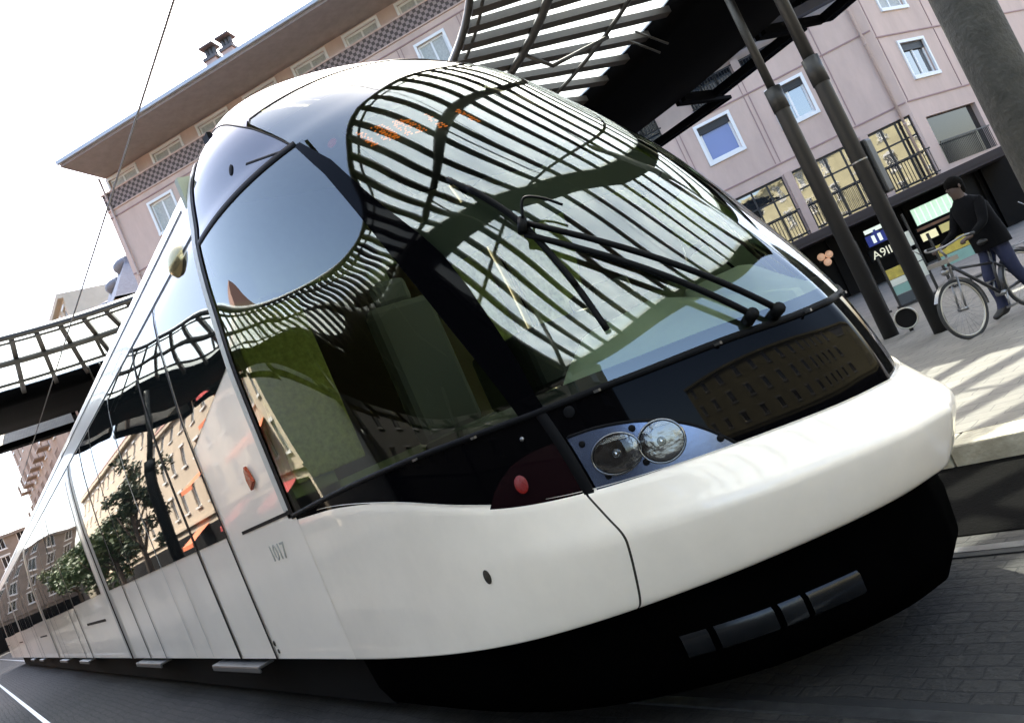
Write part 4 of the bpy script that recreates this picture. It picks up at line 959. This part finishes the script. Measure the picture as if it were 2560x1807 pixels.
# ------------------------------------------------------------------ bicycle and person
def make_bike(loc, rz, lab, grp):
    r = empty('bicycle', loc, rz); r.scale = (.95, .95, .95); tag(r, lab, 'bicycle', grp); W = .335
    for x in (0., -1.06):
        g = MB(); g.tube([(x+W*math.cos(t), 0, W+W*math.sin(t)) for t in np.linspace(0, 2*math.pi, 49)[:-1]], .019, 8, True); wh = g.build('wheel', M['tyre'], r)
        g = MB(); g.tube([(x+(W-.026)*math.cos(t), 0, W+(W-.026)*math.sin(t)) for t in np.linspace(0, 2*math.pi, 49)[:-1]], .012, 6, True); g.build('rim', M['rim'], wh)
        g = MB()
        for k in range(28):
            t = 2*math.pi*k/28; g.tube([(x+.02*math.cos(t+.7), .025*(-1)**k, W+.02*math.sin(t+.7)), (x+(W-.03)*math.cos(t), 0, W+(W-.03)*math.sin(t))], .0016, 4)
        g.tube([(x, -.06, W), (x, .06, W)], .022, 10); g.build('spokes', M['alu'], wh)
        g = MB(); g.grid(np.array([[(x+(W+.035)*math.cos(t), y, W+(W+.035)*math.sin(t)) for t in np.linspace(R(-5 if x < 0 else 30), R(190 if x == 0 else 175), 24)] for y in (-.028, 0, .028)])); g.build('mudguard', M['alu'] if x == 0 else M['bikeframe'], r)
    g = MB(); g.tube([(0, -.05, W), (-.07, -.05, .70)], .011, 8); g.tube([(0, .05, W), (-.07, .05, .70)], .011, 8); g.tube([(-.07, -.05, .70), (-.07, .05, .70)], .014, 8); g.tube([(-.07, 0, .70), (-.12, 0, .95)], .016, 8); g.build('fork', M['alu'], r)
    g = MB()
    for a, b_, q in (((-.09, 0, .86), (-.62, 0, .30), .02), ((-.62, 0, .30), (-.74, 0, .85), .017), ((-.085, 0, .80), (-.70, 0, .66), .016), ((-.62, .0, .30), (-1.06, .05, W), .011), ((-.62, 0, .30), (-1.06, -.05, W), .011), ((-.70, .0, .68), (-1.06, .05, W), .010), ((-.70, 0, .68), (-1.06, -.05, W), .010)): g.tube([a, b_], q, 10)
    g.build('frame', M['bikeframe'], r)
    g = MB(); g.tube([(-.12, 0, .95), (-.07, 0, 1.06)], .014, 8); g.tube(catmull([(-.30, -.29, 1.08), (-.16, -.27, 1.10), (-.05, -.12, 1.07), (-.05, .12, 1.07), (-.16, .27, 1.10), (-.30, .29, 1.08)], 6), .012, 8); g.tube([(-.02, -.2, 1.07), (.06, -.22, 1.17)], .007, 6); g.build('handlebar', M['alu'], r)
    for y in (-.29, .29):
        g = MB(); g.tube([(-.31, y, 1.08), (-.20, y*.96, 1.095)], .018, 8); g.build('grip', M['tyre'], r)
    g = MB(); g.sphere((.0, 0, .80), .045, 14, 10, (1.2, 1, 1)); g.build('headlamp', M['alu'], r)
    g = MB(); g.sphere((-.78, 0, .93), .13, 16, 10, (1.1, .62, .36)); g.build('saddle', M['saddle'], r)
    g = MB(); g.tube([(-.72, 0, .78), (-.76, 0, .92)], .014, 8); g.build('seat_post', M['alu'], r)
    g = MB(); g.tube([(-.62, -.06, .30), (-.62, .06, .30)], .03, 12); g.tube([(-.62, .07, .30), (-.56, .08, .15)], .011, 6); g.tube([(-.62, -.07, .30), (-.68, -.08, .45)], .011, 6); g.box((-.55, .12, .14), (.1, .08, .02)); g.box((-.69, -.12, .46), (.1, .08, .02)); g.build('crank', M['alu'], r)
    g = MB(); g.tube([(-.9, -.05, .73), (-1.3, -.07, .73), (-1.3, .07, .73), (-.9, .05, .73)], .008, 6); g.tube([(-1.2, .07, .73), (-1.06, .06, W)], .006, 6); g.tube([(-1.2, -.07, .73), (-1.06, -.06, W)], .006, 6); g.build('carrier', M['alu'], r)
    g = MB(); g.box((-.03, 0, .91), (.16, .30, .05)); g.build('front_rack', M['alu'], r)
    return r
make_bike((2.45, 5.99, .14), math.atan2(-.93, -.36), 'upright bicycle with bright front wheel pushed along by the person in black', 'bicycles on the pavement')
make_bike((3.08, 7.55, .14), math.atan2(-.9, -.6), 'second bicycle half hidden behind the person at the right edge', 'bicycles on the pavement')

def person(loc, rz):
    J = {}; E = []; Rd = {}
    def add(n, p, r, par=None):
        J[n] = p; Rd[n] = r
        if par: E.append((par, n))
    # x forward, y left
    add('pelvis', (0, 0, .95), (.155, .125))
    add('waist', (.02, 0, 1.10), (.15, .115), 'pelvis'); add('chest', (.06, 0, 1.30), (.17, .13), 'waist'); add('upper', (.08, 0, 1.43), (.15, .10), 'chest')
    add('neck', (.11, 0, 1.52), (.06, .06), 'upper'); add('skull0', (.14, 0, 1.59), (.075, .08), 'neck'); add('skull1', (.15, 0, 1.68), (.085, .1), 'skull0'); add('skull2', (.14, 0, 1.745), (.06, .07), 'skull1')
    for s, n in ((1, 'l'), (-1, 'r')):
        k = .16 if s < 0 else -.12
        add('hip'+n, (0, s*.09, .88), (.105, .105), 'pelvis'); add('knee'+n, (.05+k*.7, s*.10, .50), (.075, .075), 'hip'+n); add('ankle'+n, (-.05+k*1.2, s*.10, .10), (.055, .055), 'knee'+n); add('heel'+n, (-.09+k*1.2, s*.10, .05), (.045, .045), 'ankle'+n); add('toe'+n, (.14+k*1.2, s*.12, .035), (.04, .035), 'ankle'+n)
        add('sh'+n, (.08, s*.19, 1.42), (.075, .075), 'upper'); add('el'+n, (.20, s*.24, 1.17), (.058, .058), 'sh'+n); add('wr'+n, (.42, s*.24, 1.08), (.036, .036), 'el'+n); add('palm'+n, (.50, s*.24, 1.07), (.034, .02), 'wr'+n)
        for f in range(4):
            y = s*(.215+.017*f); add('f%d%s' % (f, n), (.56, y, 1.075-.004*abs(f-1)), (.010, .010), 'palm'+n); add('g%d%s' % (f, n), (.585, y, 1.045), (.009, .009), 'f%d%s' % (f, n)); add('h%d%s' % (f, n), (.56, y, 1.025), (.008, .008), 'g%d%s' % (f, n))
        add('t0'+n, (.50, s*.20, 1.05), (.011, .011), 'wr'+n); add('t1'+n, (.545, s*.195, 1.03), (.009, .009), 't0'+n)
    names = list(J); idx = {n: i for i, n in enumerate(names)}
    me = bpy.data.meshes.new('person'); me.from_pydata([J[n] for n in names], [(idx[a], idx[b_]) for a, b_ in E], [])
    o = bpy.data.objects.new('person_src', me); col.objects.link(o)
    o.modifiers.new('skin', 'SKIN'); sm = o.modifiers.new('sub', 'SUBSURF'); sm.levels = 2; sm.render_levels = 2
    for i, n in enumerate(names): me.skin_vertices[0].data[i].radius = Rd[n]; me.skin_vertices[0].data[i].use_root = (n == 'pelvis')
    dg = bpy.context.evaluated_depsgraph_get(); me2 = bpy.data.meshes.new_from_object(o.evaluated_get(dg)); bpy.data.objects.remove(o)
    me2.materials.clear()
    for k in ('jacket', 'jeans', 'skin', 'shoe'): me2.materials.append(M[k])
    for p in me2.polygons:
        c = p.center; p.use_smooth = True
        p.material_index = 3 if c.z < .12 else 1 if c.z < .86 else 2 if (c.z > 1.53 or c.x > .44) else 0
    ob = bpy.data.objects.new('person', me2); col.objects.link(ob); ob.location = loc; ob.scale = (.93, .93, .93); ob.rotation_euler = (0, 0, rz)
    g = MB(); g.sphere((.125, 0, 1.715), .112, 18, 12, (.98, .86, .92)); g.sphere((.09, 0, 1.65), .095, 14, 10, (.8, .85, 1.1)); g.build('hair', M['hair'], ob)
    g = MB(); g.add([(.235, -.018, 1.655), (.235, .018, 1.655), (.238, 0, 1.70), (.272, 0, 1.665)], [(0, 1, 3), (1, 2, 3), (2, 0, 3)]); g.build('nose', M['skin'], ob)
    for q in (-1, 1):
        g = MB(); g.sphere((.228, q*.034, 1.70), .011, 10, 6); g.build('eye', M['hair'], ob)
        g = MB(); g.sphere((.14, q*.088, 1.675), .026, 10, 8, (.6, .4, 1.1)); g.build('ear', M['skin'], ob)
    g = MB(); g.sphere((.228, 0, 1.618), .018, 10, 6, (.4, 1.3, .35)); g.build('mouth', M['skin'], ob)
    # loose jacket body
    g = MB(); rows = []
    for z, rx, ry, cx in ((.84, .185, .225, .0), (1.0, .18, .225, .01), (1.2, .17, .22, .045), (1.36, .165, .225, .07), (1.46, .13, .19, .085), (1.53, .085, .10, .11)):
        rows.append([(cx+rx*math.cos(t), ry*math.sin(t), z) for t in np.linspace(0, 2*math.pi, 29)])
    g.grid(np.array(rows)); g.build('jacket', M['jacket'], ob)
    return ob
p = person((2.72, 6.78, .14), math.atan2(-.88, -.48)); tag(p, 'person in black jacket and blue jeans walking a bicycle at the right edge', 'person')
